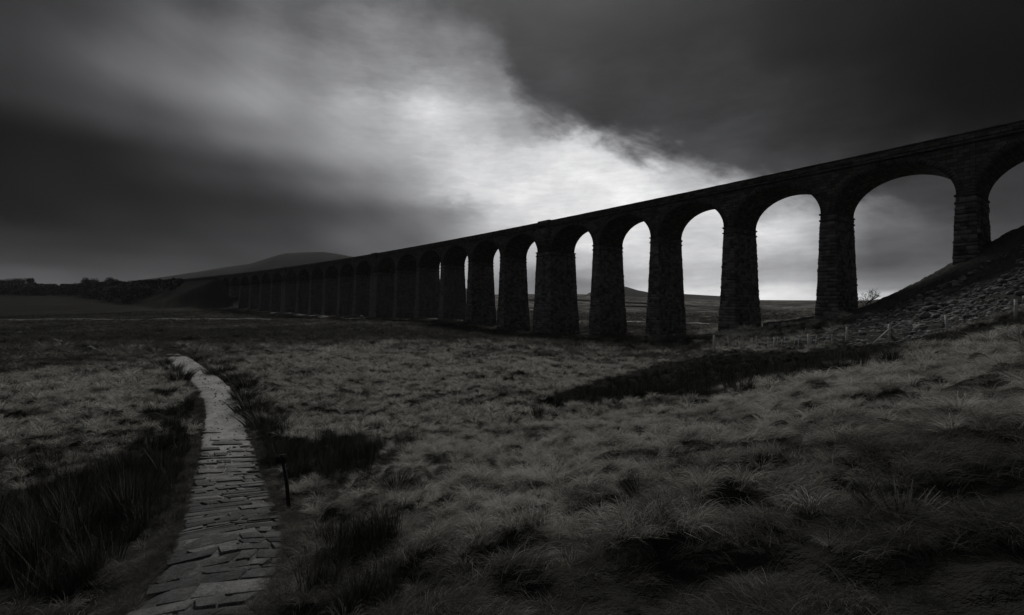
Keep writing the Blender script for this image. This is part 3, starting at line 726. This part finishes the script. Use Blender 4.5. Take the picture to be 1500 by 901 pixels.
# ------------------------------------------------------------------ scatter (stuff)
def tuft(name, nb, L, wid, spread, lean, material, seg=4, rad=.12, upright=0.):
    g = np.random.default_rng(abs(hash(name)) % 1000 if False else sum(map(ord, name)))
    V = []; Q = []; rn = []
    for k in range(nb):
        a = g.uniform(0, 2*np.pi); r0 = rad*math.sqrt(g.random()); p = np.array([r0*math.cos(a), r0*math.sin(a), -.03])
        a2 = a + g.normal(0, .8) if lean < .6 else g.normal(0, 1.0); ln = L*g.uniform(.55, 1.25); el = np.pi/2 - abs(g.normal(0, spread))*(1-upright) - .08
        d = np.array([math.cos(a2)*math.cos(el) + lean*g.uniform(.4, 1), math.sin(a2)*math.cos(el), math.sin(el)]); d /= np.linalg.norm(d)
        sd = np.cross(d, [g.normal(), g.normal(), .3]); sd /= np.linalg.norm(sd); n0 = len(V); rv = g.random()
        dr = g.uniform(.5, 1.3)*(1-upright)
        for j in range(seg+1):
            w = wid*(1 - (j/seg)**1.6*.85)*.5
            V += [p - sd*w, p + sd*w]; rn += [rv, rv]
            p = p + d*ln/seg; d = d + np.array([.25*lean, 0, -dr*.42*(j+1)/seg*1.4]); d /= np.linalg.norm(d)
            if p[2] < .01: p[2] = .01
        for j in range(seg): Q.append((n0+2*j, n0+2*j+1, n0+2*j+3, n0+2*j+2))
    me = mesh_np(name, np.array(V), Q, None, material)
    me.attributes.new('rnd', 'FLOAT', 'POINT').data.foreach_set('value', np.array(rn, np.float32))
    return me
def template_collection(name, meshes):
    c = bpy.data.collections.new(name)
    for m in meshes: c.objects.link(bpy.data.objects.new(m.name, m))
    return c
def scatter(name, P, rot, scl, var, tn, coll, label, cat=None):
    me = bpy.data.meshes.new(name); me.vertices.add(len(P)); me.vertices.foreach_set('co', np.asarray(P, np.float32).ravel())
    for nm, a, t in (('tone', tn, 'FLOAT'), ('scl', scl, 'FLOAT'), ('var', var, 'INT')):
        me.attributes.new(nm, t, 'POINT').data.foreach_set('value', np.asarray(a, np.int32 if t == 'INT' else np.float32))
    me.attributes.new('rot', 'FLOAT_VECTOR', 'POINT').data.foreach_set('vector', np.asarray(rot, np.float32).ravel())
    o = bpy.data.objects.new(name, me); COL.objects.link(o); tag(o, label, cat, kind='stuff')
    ng = bpy.data.node_groups.new(name, 'GeometryNodeTree')
    ng.interface.new_socket('Geometry', in_out='INPUT', socket_type='NodeSocketGeometry'); ng.interface.new_socket('Geometry', in_out='OUTPUT', socket_type='NodeSocketGeometry')
    N = ng.nodes; Lk = ng.links
    gi = N.new('NodeGroupInput'); go = N.new('NodeGroupOutput'); ip = N.new('GeometryNodeInstanceOnPoints'); ci = N.new('GeometryNodeCollectionInfo')
    ci.inputs['Collection'].default_value = coll; ci.inputs['Separate Children'].default_value = True; ci.inputs['Reset Children'].default_value = True
    def na(nm, t):
        q = N.new('GeometryNodeInputNamedAttribute'); q.data_type = t; q.inputs['Name'].default_value = nm; return q.outputs['Attribute']
    m2p = N.new('GeometryNodeMeshToPoints'); Lk.new(gi.outputs[0], m2p.inputs[0])
    Lk.new(m2p.outputs[0], ip.inputs['Points']); Lk.new(ci.outputs[0], ip.inputs['Instance']); ip.inputs['Pick Instance'].default_value = True
    Lk.new(na('var', 'INT'), ip.inputs['Instance Index'])
    Lk.new(na('scl', 'FLOAT'), ip.inputs['Scale'])
    e2r = N.new('FunctionNodeEulerToRotation'); Lk.new(na('rot', 'FLOAT_VECTOR'), e2r.inputs[0]); Lk.new(e2r.outputs[0], ip.inputs['Rotation'])
    Lk.new(ip.outputs[0], go.inputs[0])
    md = o.modifiers.new('scatter', 'NODES'); md.node_group = ng
    return o
NEAR = template_collection('grass_near', [tuft('tuft_a%d' % k, 84, .42, .0062, .95, .75, M_BLADE, 5, .3) for k in range(4)] + [tuft('tuft_b0', 60, .2, .007, .8, .3, M_BLADE, 3, .16)])
def mop(name, nb, L, wid, rad=.1, seg=4):
    g = np.random.default_rng(sum(map(ord, name))); V = []; Q = []; rn = []
    for k in range(nb):
        a = g.uniform(0, 6.283); rr = rad*math.sqrt(g.random()); p = np.array([rr*math.cos(a), rr*math.sin(a), -.04]); a += g.normal(0, .5)
        ln = L*g.uniform(.55, 1.2); sp = g.uniform(.1, 1.1); d = np.array([math.cos(a)*sp + .18, math.sin(a)*sp, 1.]); d /= np.linalg.norm(d)
        sd = np.cross(d, [g.normal(), g.normal(), .3]); sd /= np.linalg.norm(sd); n0 = len(V); rv = g.random(); dr = g.uniform(.35, .95)
        for j in range(seg+1):
            w = wid*(1-(j/seg)**1.5*.8)*.5; V += [p-sd*w, p+sd*w]; rn += [rv, rv]
            p = p + d*ln/seg; d = d + np.array([math.cos(a)*.2, math.sin(a)*.2, -dr*(j+1)/seg]); d /= np.linalg.norm(d)
        for j in range(seg): Q.append((n0+2*j, n0+2*j+1, n0+2*j+3, n0+2*j+2))
    me = mesh_np(name, np.array(V), Q, None, M_BLADE); me.attributes.new('rnd', 'FLOAT', 'POINT').data.foreach_set('value', np.array(rn, np.float32)); return me
MOPN = template_collection('mop_near', [mop('mop_n%d' % k, 150, .42, .007, .1, 5) for k in range(4)])
MOPF = template_collection('mop_far', [mop('mop_f%d' % k, 70, .42, .017, .1, 4) for k in range(4)])
FAR = template_collection('grass_far', [tuft('tuft_f%d' % k, 40, .4, .02, .62, .35, M_BLADE, 3, .17) for k in range(5)])
RUSHC = template_collection('rush_near', [tuft('tuft_r%d' % k, 60, .75, .009, .42, .12, M_RUSH, 3, .14, .55) for k in range(4)])
RUSHF = template_collection('rush_far', [tuft('tuft_q%d' % k, 34, .7, .024, .45, .12, M_RUSH, 3, .24, .5) for k in range(4)])
def wedge(n, r0, r1, amax=53):
    a = np.radians(RNG.uniform(-amax, amax, n)); r = np.sqrt(RNG.uniform(r0*r0, r1*r1, n)); return r*np.sin(a), r*np.cos(a)
def slope_rot(x, y, yaw):
    e = .3; z = H0(x, y); gx = (H0(x+e, y)-z)/e; gy = (H0(x, y+e)-z)/e
    # tilt partly with the ground, in the tuft's own yaw frame
    c, s = np.cos(yaw), np.sin(yaw); lx = gx*c + gy*s; ly = -gx*s + gy*c
    return np.stack([np.arctan(ly)*.6, -np.arctan(lx)*.6, yaw], -1)
gP, gR, gS, gV, gT = [], [], [], [], []
mN = [[], [], [], [], []]; mF = [[], [], [], [], []]
fP, fR, fS, fV, fT = [], [], [], [], []
rP, rR, rS, rV = [], [], [], []
qP, qR, qS, qV = [], [], [], []
for r0, r1, dens, sc, near in ((1.2, 4.5, 110, .5, True), (4.5, 10, 70, .58, True), (10, 20, 30, .62, True), (20, 36, 12, .62, False), (36, 62, 5, .8, False), (62, 150, 1.6, 1.3, False), (150, 330, .7, 1.8, False)):
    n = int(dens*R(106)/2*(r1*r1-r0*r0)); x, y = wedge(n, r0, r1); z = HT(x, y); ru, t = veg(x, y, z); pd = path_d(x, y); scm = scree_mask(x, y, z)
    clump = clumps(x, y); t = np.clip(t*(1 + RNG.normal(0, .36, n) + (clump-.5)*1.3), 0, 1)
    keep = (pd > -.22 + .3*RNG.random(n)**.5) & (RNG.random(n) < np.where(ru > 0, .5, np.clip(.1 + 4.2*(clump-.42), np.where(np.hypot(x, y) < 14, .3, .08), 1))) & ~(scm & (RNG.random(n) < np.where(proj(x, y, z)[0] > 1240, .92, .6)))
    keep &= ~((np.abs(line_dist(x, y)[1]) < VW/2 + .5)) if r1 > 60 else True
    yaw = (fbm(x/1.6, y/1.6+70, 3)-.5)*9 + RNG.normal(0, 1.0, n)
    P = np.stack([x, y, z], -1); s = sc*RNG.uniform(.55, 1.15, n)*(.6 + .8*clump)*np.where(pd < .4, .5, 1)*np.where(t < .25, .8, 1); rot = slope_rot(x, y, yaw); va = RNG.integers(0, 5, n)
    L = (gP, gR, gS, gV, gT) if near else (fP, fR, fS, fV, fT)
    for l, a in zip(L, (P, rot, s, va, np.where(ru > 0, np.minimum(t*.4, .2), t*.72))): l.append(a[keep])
    if r0 < 150 and r0 > 1.3:                # tussocks, roughly one to each cell of an uneven grid
        cs = {4.5: .34, 10: .36, 20: .4, 36: .52, 62: 1.1}[r0]
        gx_, gy_ = np.meshgrid(np.arange(-r1*.85, r1*.85, cs), np.arange(r0*.55, r1, cs)); tx = (gx_ + RNG.uniform(-.5, .5, gx_.shape)*cs*1.1).ravel(); ty = (gy_ + RNG.uniform(-.5, .5, gx_.shape)*cs*1.1).ravel()
        rr_ = np.hypot(tx, ty); q = (rr_ > r0) & (rr_ <= r1) & (np.abs(tx) < ty*1.2 + 1); tx, ty = tx[q], ty[q]; tz = HT(tx, ty); tru, tt = veg(tx, ty, tz); tpd = path_d(tx, ty)
        m_ = len(tx); q = (tru == 0) & (tpd > .3) & ~(scree_mask(tx, ty, tz) & (proj(tx, ty, tz)[0] > 1240)) & (RNG.random(m_) < .4 + .6*np.clip(fbm(tx/2.2+8, ty/2.2, 3)*2.6 - .75, 0, 1))
        q &= ~((np.abs(line_dist(tx, ty)[1]) < VW/2 + .5)) if r1 > 60 else True
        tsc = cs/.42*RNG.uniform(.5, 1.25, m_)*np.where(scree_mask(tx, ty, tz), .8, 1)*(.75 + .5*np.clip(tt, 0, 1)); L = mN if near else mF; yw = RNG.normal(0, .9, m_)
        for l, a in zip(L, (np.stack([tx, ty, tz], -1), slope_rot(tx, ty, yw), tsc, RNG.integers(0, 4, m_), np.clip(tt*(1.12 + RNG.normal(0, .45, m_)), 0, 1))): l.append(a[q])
    k2 = (ru > 0) & (pd > .03) & (RNG.random(n) < (.48 if near else .7)) & ~scm
    L = (rP, rR, rS, rV) if near else (qP, qR, qS, qV)
    for l, a in zip(L, (P, rot*np.array([.3, .3, 1]), s*(1.3 if near else 1.1), RNG.integers(0, 4, n))): l.append(a[k2])
# short grass creeping in over both edges of the path
k_ = RNG.integers(2, len(PC)-2, 3400); g_ = PC[k_+1, :2] - PC[k_-1, :2]; g_ /= np.linalg.norm(g_, axis=1)[:, None]; n = len(k_)
off_ = (PC[k_, 2] + RNG.normal(.17, .09, n))*RNG.choice((-1, 1), n); e_ = PC[k_, :2] + np.stack([-g_[:, 1], g_[:, 0]], -1)*off_[:, None] + g_*RNG.uniform(-.4, .4, n)[:, None]
x, y = e_[:, 0], e_[:, 1]; yw = RNG.uniform(0, 6.28, n); P = np.stack([x, y, HT(x, y)], -1); t_ = np.clip(RNG.normal(.22, .13, n), .03, .6); s_ = RNG.uniform(.28, .62, n); rt = slope_rot(x, y, yw)
for L, q in ((mN, y < 18), (mF, y >= 18)):
    for l, a in zip(L, (P, rt, s_, RNG.integers(0, 4, n), t_)): l.append(a[q])
cc = np.concatenate
scatter('grass_tussocks', *[cc(l) for l in mN], MOPN, 'pale tussocks of dead moor grass dotted over the near slope', 'grass')
scatter('grass_tussocks', *[cc(l) for l in mF], MOPF, 'pale tussocks of dead moor grass dotted over the flat field', 'grass')
scatter('moor_grass', cc(gP), cc(gR), cc(gS), cc(gV), cc(gT), NEAR, 'bleached rough moor grass lying over in tussocks on the near hillside', 'grass')
scatter('moor_grass', cc(fP), cc(fR), cc(fS), cc(fV), cc(fT), FAR, 'pale rough grass covering the flat field below the viaduct', 'grass')
scatter('rush_bed', cc(rP), cc(rR), cc(rS), cc(rV), np.zeros(len(cc(rP))), RUSHC, 'dark upright rushes massed beside the stone path', 'rushes')
scatter('rush_bed', cc(qP), cc(qR), cc(qS), cc(qV), np.zeros(len(cc(qP))), RUSHF, 'dark rushes filling the wet hollow below the fence', 'rushes')
# stones and tussocks on the right hand bank
def rock_mesh(name, seed):
    g = np.random.default_rng(seed); V = []; nl, na = 5, 8
    for a in range(nl+1):
        ph = np.pi*a/nl
        for b in range(na):
            r = .5*(1 + g.normal(0, .13)); th = 2*np.pi*b/na
            V.append((r*math.sin(ph)*math.cos(th)*1.25, r*math.sin(ph)*math.sin(th), r*math.cos(ph)*.62))
    Q = [(a*na+b, (a+1)*na+b, (a+1)*na+(b+1) % na, a*na+(b+1) % na) for a in range(nl) for b in range(na)]
    return mesh_np(name, np.array(V), Q, None, M_ROCK)
ROCKS = template_collection('rocks', [rock_mesh('scree_stone_%d' % k, 40+k) for k in range(6)])
n = 42000; x = RNG.uniform(14, 75, n); y = RNG.uniform(36, 92, n); z = HT(x, y); u_, v_ = proj(x, y, z); k = scree_mask(x, y, z) & (v_ > np.interp(u_, [1060,1200,1300,1400,1500,1600], [490,468,432,388,335,280]) + 22) & (RNG.random(n) < np.clip((fbm(x/5, y/5, 3)-.3)*2.6, .05, 1)*np.clip(1.15 - (y - 36 - .0*x)/30, .05, 1)); x, y, z = x[k], y[k], z[k]; n = len(x)
scatter('scree', np.stack([x, y, z+.03], -1), np.stack([RNG.normal(0, .3, n), RNG.normal(0, .3, n), RNG.uniform(0, 6.3, n)], -1), RNG.gamma(2.2, .085, n)+.1, RNG.integers(0, 6, n), np.zeros(n), ROCKS, 'dark broken stones and heather tussocks strewn over the steep bank', 'scree')

# ------------------------------------------------------------------ single rush clumps
def rush_clump(p, r, h, label):
    h *= 1 + .35*min(1, p[1]/30)
    g = np.random.default_rng(int(p[0]*100) % 9999 + 5); nb = int(130 + 260*r)
    V = []; Q = []; rn = []
    for k in range(nb):
        a = g.uniform(0, 6.283); rr = r*math.sqrt(g.random())*.75; q = np.array([rr*math.cos(a), rr*math.sin(a), -.05])
        ln = h*g.uniform(.6, 1.15); sp = .25 + .5*rr/r; d = np.array([math.cos(a)*sp, math.sin(a)*sp, 1]); d /= np.linalg.norm(d)
        sd = np.cross(d, [g.normal(), g.normal(), .2]); sd /= np.linalg.norm(sd); n0 = len(V); w0 = .012 + .0006*p[1]; rv = g.random()
        for j in range(4):
            w = w0*(1-j/3*.8)/2; V += [q-sd*w, q+sd*w]; rn += [rv, rv]; q = q + d*ln/3; d = d + np.array([math.cos(a)*.12, math.sin(a)*.12, -.12]); d /= np.linalg.norm(d)
        for j in range(3): Q.append((n0+2*j, n0+2*j+1, n0+2*j+3, n0+2*j+2))
    me = mesh_np('rush_clump', np.array(V), Q, None, M_RUSH)
    me.attributes.new('rnd', 'FLOAT', 'POINT').data.foreach_set('value', np.array(rn, np.float32))
    o = bpy.data.objects.new('rush_clump', me); COL.objects.link(o); o.location = p
    return tag(o, label, 'rushes', 'rush clumps beside the path')
for (u, v), r, h, lb in [((264,560),.6,.8,'dark rush clump crowding the left edge of the path just below its far bend'),
    ((254,546),.5,.7,'smaller dark rush clump above and left of the one crowding the path bend'),
    ((238,536),.65,.6,'low dark rush clump left of the path, near where it disappears'),
    ((348,560),.9,.6,'rounded rush clump at the end of the dark strip right of the path'),
    ((322,548),1.1,.55,'low rush clump in the dark strip right of the path bend'),
    ((370,604),.95,.85,'upright rush clump standing alone at the right edge of the path'),
    ((314,538),.8,.6,'low rush clump right of the path just below where it vanishes'),
    ((296,528),.7,.6,'long low rush clump right of the path at its vanishing end'),
    ((361,572),.6,.55,'round rush clump right of the path below the end of the dark strip'),
    ((388,624),.95,.8,'tall rush clump leaning over the right path edge above the signpost'),
    ((357,586),.6,.6,'small rush clump between two larger ones on the right path edge'),
    ((242,580),.5,.35,'small rush clump alone in pale grass left of the path'),
    ((580,728),.4,.5,'ragged rush clump on the near slope, higher of two right of the signpost'),
    ((560,790),.42,.55,'bigger ragged rush clump on the near slope, lower of two right of the signpost'),
    ((1322,770),.35,.3,'dark domed tussock of rushes low on the right hand hillside'),
    ((1390,594),.4,.25,'small dark tussock in the pale grass near the right edge'),
    ((937,735),.18,.28,'narrow dark rush tuft standing in the middle of the near slope')]:
    p = at(u, v); rush_clump(p, r, h, lb)

# ------------------------------------------------------------------ fences
def fence_post(fence, p, h, org, lean=(0, 0), r=.06, name='post'):
    m = MB(); top = p + np.array([lean[0], lean[1], h])
    m.tube([p - [0, 0, .3], (p+top)/2 + [RNG.normal(0, .01), 0, 0], top], [r*1.08, r, r*.9], 7); o = m.build(name, M_WOOD, fence, org)
    return o, top
def make_fence(name, pts, label, wires, height):
    org = pts[0][0]; fe = thing(name, org, label, 'fence'); tops = []
    for p, h, lean in pts:
        o, t = fence_post(fe, p, h, org, lean, .085 + .0006*p[1]); tops.append((p, t))
    for k in wires:
        m = MB(); L = []
        for p, t in tops: L.append(p + (t-p)*k)
        L = np.array(L); C = []
        for a, b in zip(L[:-1], L[1:]):
            for q in np.linspace(0, 1, 6, endpoint=False): C.append(a + (b-a)*q - np.array([0, 0, .12*q*(1-q)]))
        C.append(L[-1]); m.tube(np.array(C), .012, 4); m.build('wire', M_WIRE, fe, org)
    return fe, tops, org
def fp(u, v, Y): # ground point on that sight line at distance Y
    x = (u-750)/F*Y; return np.array([x, Y, gz(x, Y)])
pts = [(fp(1046,517,50), 1.75, (.0, 0)), (fp(1135,515,47), 1.2, (0, 0)), (fp(1184,513,46), 1.5, (.05, 0)), (fp(1241,508,43), 1.35, (0, 0)), (fp(1303,505,40), 1.35, (0, 0)), (fp(1389,490,36), 1.45, (-.16, 0)), (fp(1488,472,34), 1.35, (0, 0)), (fp(1600,455,33), 1.35, (0, 0))]
fe, tops, org = make_fence('stock_fence', pts, 'wire stock fence on weathered posts along the foot of the stony bank', (.35, .6, .85), 1.3)
p, t = tops[4]
for du in (-1.75, 1.9):
    m = MB(); q = np.array([p[0]+du, p[1]-.15, gz(p[0]+du, p[1]-.15)-.05]); m.tube([q, p + (t-p)*.72], .05, 6); m.build('brace', M_WOOD, fe, org)
p, t = tops[6]
m = MB(); m.tube([p + (t-p)*.62 - [1.2, 0, .0], p + (t-p)*.66], .045, 6); m.build('brace', M_WOOD, fe, org)
for k in range(6):
    x0 = 1148 + k*17 + random.uniform(-5, 5); fence_post(fe, fp(x0, 512, 46.6 - .4*k), random.uniform(.7, 1.2), org, (random.uniform(-.12, .12), 0), .04, 'stob')
for k in range(9):  # upright stobs leaning in the netting at the low end
    x0 = 1056 + k*13.5 + random.uniform(-4, 4); p = fp(x0, 515, 48.6 - .03*k)
    fence_post(fe, p, random.uniform(.7, 1.35), org, (random.uniform(-.28, .28), 0), .035, 'stob')

# ------------------------------------------------------------------ signpost, stones
def signpost():
    b = at(425, 748); t = thing('waymark_post', b, 'leaning dark wooden waymark post with a small board at its head beside the path', 'signpost')
    top = np.array([-.2, .02, 1.28]); m = MB(); m.tube([(0, 0, -.25), top*.5 + [.015, 0, 0], top], [.048, .042, .038], 8); m.build('post', M_DARKWOOD, t)
    a = R(25); M = np.array([[math.cos(a), -math.sin(a), 0], [math.sin(a), math.cos(a), 0], [0, 0, 1]])
    ax = M @ np.array([1, 0, 0]); 
    m = MB(); m.box(top + [0, -.05, -.1], (.2, .025, .15), M); bo = m.build('board', M_DARKWOOD, t)
    m = MB(); m.box(top + [0, -.05, .012], (.23, .04, .014), M); m.build('board_cap', M_BARK, bo)
    for sx in (-.085, .085):
        m = MB(); m.box(top + ax*sx + [0, -.075, -.12], (.022, .025, .2), M); m.build('board_batten', M_DARKWOOD, bo)
signpost()
def stone_thing(p, size, label, name='stone', cat='stone', material=None, rz=0):
    me = rock_mesh(name, int(abs(p[0])*37) % 1000 + 3); me.materials[0] = material or M_PALE
    V = np.zeros(len(me.vertices)*3); me.vertices.foreach_get('co', V); V = V.reshape(-1, 3)*np.array(size); me.vertices.foreach_set('co', V.ravel()); me.update()
    o = bpy.data.objects.new(name, me); COL.objects.link(o); o.location = p; o.rotation_euler = (0, 0, rz); return tag(o, label, cat)
p = at(395, 757); stone_thing(p + [0, 0, .05], (.55, .3, .16), 'flat pale stone slab lying by the path at the foot of the waymark post', material=M_FLAG, rz=.3)
stone_thing(at(447+540, 491) + [0, 0, .1], (1.0, .6, .5), 'small pale boulder lying at the foot of a tall pier right of centre', 'boulder', 'boulder')
p = fp(1409, 480, 38); stone_thing(p + [0, 0, .12], (.3, .24, .3), 'single white stone on the dark bank behind the fence', 'boulder', 'boulder')
p = fp(673, 466, 146); stone_thing(p + [0, 0, .3], (1.9, .9, 1.0), 'long pale boulder between two piers left of the wide buttressed pier', 'boulder', 'boulder')
p = fp(613, 465, 166); stone_thing(p + [0, 0, .3], (1.8, .9, 1.3), 'dull grey boulder against a pier beside the lone track post', 'boulder', 'boulder', M_ROCK)
b = fp(530, 467, 180); t = thing('information_board', b, 'small pale topped information board on a post at the viaduct foot', 'sign')
m = MB(); m.tube([(0, 0, -.3), (0, 0, 1.4)], .12, 6); m.build('post', M_DARKWOOD, t)
a = R(40); m = MB(); m.box((0, -.1, 1.5), (1.3, .7, .08), np.array([[1, 0, 0], [0, math.cos(a), -math.sin(a)], [0, math.sin(a), math.cos(a)]])); m.build('panel', M_PALE, t)
b = fp(604, 470, 152); m = MB(); m.tube([b - [0, 0, .4], b + [.1, 0, 1.2], b + [.32, 0, 2.2]], [.14, .12, .11], 7); o = m.build('gate_post', M_DARKWOOD, None, b)
tag(o, 'lone leaning dark post at the edge of the track below the arches', 'post')

# ------------------------------------------------------------------ dry stone walls
def drywall(pts, h, w, label, step=1.2):
    C = cat_rom(np.asarray(pts)[:, :2], max(8, int(np.linalg.norm(np.ptp(np.asarray(pts)[:, :2], axis=0))/len(pts)/step)))
    tg = np.gradient(C, axis=0); tg /= np.linalg.norm(tg, axis=1)[:, None]+1e-9; nm = np.stack([-tg[:, 1], tg[:, 0]], -1)
    z = HT(C[:, 0], C[:, 1]); N = len(C); hh = h*(1 + .25*(fbm(np.arange(N)*.7, np.zeros(N), 2)-.5)); V = []
    for k, q in ((-.5, 0), (-.33, 1), (.33, 1), (.5, 0)):
        p = C + nm*w*k; V.append(np.column_stack([p, z - .5 + q*(hh+.5) + np.array([random.uniform(-.06, .06) for _ in range(N)])]))
    V = np.vstack(V); Q = [(c*N+k, c*N+k+1, (c+1)*N+k+1, (c+1)*N+k) for c in range(3) for k in range(N-1)] + [(0, N, 2*N, 3*N), (N-1, 4*N-1, 3*N-1, 2*N-1)]
    m = MB(); m.add(V - 0, Q); o = m.build('dry_stone_wall', M_WALL, None, V[0]); return tag(o, label, 'wall')
drywall([fp(u, v, Y) for u, v, Y in ((1118,478,84),(1150,474,82),(1180,470,80),(1212,466,78))], 1.5, .7, 'dark dry stone wall running between two tall piers at the right', .6)
drywall(px((770,440.5),(850,441),(935,445),(1000,448.5),(1060,451.5)), 1.7, .8, 'long thin dry stone wall seen through the middle arches across the far moor')
drywall(px((1080,453),(1150,455),(1220,456)), 1.6, .8, 'dry stone wall crossing the moor behind the two right hand piers')
drywall(px((905,449),(960,451)), 1.6, .8, 'short lower dry stone wall seen through one middle arch below the long one')

# ------------------------------------------------------------------ trees
def bare_tree(p, h, label, seed, group=None):
    rd = random.Random(seed); t = thing('bare_tree', p, label, 'tree', group); tr = MB(); br = MB()
    def grow(q, d, L, r, lev, mb):
        pts = [np.array(q)]; dd = np.array(d)
        for k in range(3):
            dd = dd + np.array([rd.gauss(0, .16), rd.gauss(0, .16), .05]); dd /= np.linalg.norm(dd); pts.append(pts[-1] + dd*L/3)
        mb.tube(pts, np.linspace(r, r*.6, 4), 5 if lev < 2 else 3, cap=False)
        if lev < 5:
            for k in range(rd.choice((2, 3, 3)) if lev else 5):
                a = rd.uniform(0, 6.28); sp = rd.uniform(.45, 1.0); nd = dd + np.array([math.cos(a)*sp, math.sin(a)*sp, rd.uniform(-.1, .3)])
                grow(pts[rd.choice((2, 3, 3)) if lev else rd.choice((1, 2, 3, 3))], nd/np.linalg.norm(nd), L*rd.uniform(.62, .82), max(r*.55, .018), lev+1, br)
    grow((0, 0, -.3), (rd.uniform(-.15, .15), 0, 1), h*.32, h*.028, 0, tr)
    tr.build('trunk', M_BARK, t); br.build('branches', M_BARK, t)
def leafy(mb, c, rx, rz, n, g, s):
    th = g.uniform(0, 6.283, n); u = g.uniform(-1, 1, n); rr = g.random(n)**.4; k = np.sqrt(1-u*u)
    P = np.stack([rx*rr*k*np.cos(th), rx*rr*k*np.sin(th), rz*rr*u], -1) + c
    A = g.normal(size=(n, 3)); A /= np.linalg.norm(A, axis=1)[:, None]; B = np.cross(A, g.normal(size=(n, 3))); B /= np.linalg.norm(B, axis=1)[:, None]; sc = (s*g.uniform(.5, 1.3, n))[:, None]
    V = np.stack([P-A*sc-B*sc*.6, P+A*sc-B*sc*.6, P+A*sc+B*sc*.6, P-A*sc+B*sc*.6], 1).reshape(-1, 3); mb.add(V, np.arange(4*n).reshape(-1, 4))
bare_tree(fp(1264,440,128), 7.2, 'taller bare tree leaning out from behind the pier at the stony bank', 5)
bare_tree(fp(1276,441,134), 6.0, 'smaller bare tree to the right of the taller one behind the bank', 9)
def round_tree(u, Y, h, w, label, seed):
    p = fp(u, 0, Y); g = np.random.default_rng(seed); t = thing('tree', p, label, 'tree', 'trees on the left skyline')
    m = MB(); m.tube([(0, 0, -.5), (.1, 0, h*.3), (.2, 0, h*.55)], [w*.06, w*.045, w*.02], 6); m.build('trunk', M_BARK, t)
    c = MB()
    for k in range(12): leafy(c, np.array([g.normal(0, w*.2), g.normal(0, w*.2), h*(.3 + .45*g.random())]), w*.24, h*.19, 160, g, .42)
    c.build('crown', M_LEAF, t)
for u, Y, h, w, lb, sd in ((2,520,15,15,'dark tree cut by the left edge of the picture on the skyline',1),(29,520,16,19,'broad round headed tree on the skyline, widest of the far left group',2),(46,525,15,6,'narrow pointed tree right of the broad round one on the skyline',3),
    (130,540,15,18,'low wide tree where the skyline begins to rise towards the viaduct',4),(163,540,16,16,'low tree right of the wide one on the rising skyline',5)):
    round_tree(u, Y, h, w, lb, sd)
def wood():
    m = MB(); g = np.random.default_rng(21)
    for k in range(900):
        u = g.uniform(-140, 266); near = k % 3 == 0 and u > 60
        Y = g.uniform(330, 420) if near else g.uniform(440, 560)
        x = (u-750)/F*Y; z = gz(x, Y)
        top = np.interp(u, [-140, 0, 60, 110, 130, 200, 266], [414, 414.5, 415.5, 415.5, 412.5, 410.5, 406.5])
        lim = np.interp(u, [60, 120, 180, 235, 250], [431, 436, 446, 440, 428]) if near else 432
        if (Y0-z*F/Y) > lim + 40: continue
        if near and (Y0 - F*z/Y) > lim: continue
        h = np.clip((Y0-top)/F*Y - z, 2.5, 14 if not near else 8)*g.uniform(.75, 1.0)
        for q in range(3): leafy(m, np.array([x + g.normal(0, 1.2), Y, z + h*(.2 + .29*q)]), (3.2 - .5*q)*(h/11+.25), h*.24, 60, g, .5)
    o = m.build('wood', M_LEAF); tag(o, 'dark distant wood along the left horizon', 'wood', kind='stuff')
wood()

# ------------------------------------------------------------------ air
def haze():
    m = MB(); m.hexa(np.array([(-4300,-4300,-75),(4300,-4300,-75),(4300,4300,-75),(-4300,4300,-75),(-4300,-4300,200),(4300,-4300,200),(4300,4300,200),(-4300,4300,200)]))
    mt = bpy.data.materials.new('haze'); mt.use_nodes = True; nt = mt.node_tree; nt.nodes.clear()
    v = nt.nodes.new('ShaderNodeVolumePrincipled'); v.inputs['Color'].default_value = (.9, .92, .95, 1); v.inputs['Density'].default_value = HAZE
    o = nt.nodes.new('ShaderNodeOutputMaterial'); nt.links.new(v.outputs[0], o.inputs['Volume'])
    ob = m.build('haze', mt); ob['kind'] = 'stuff'
HAZE = .00006
haze()
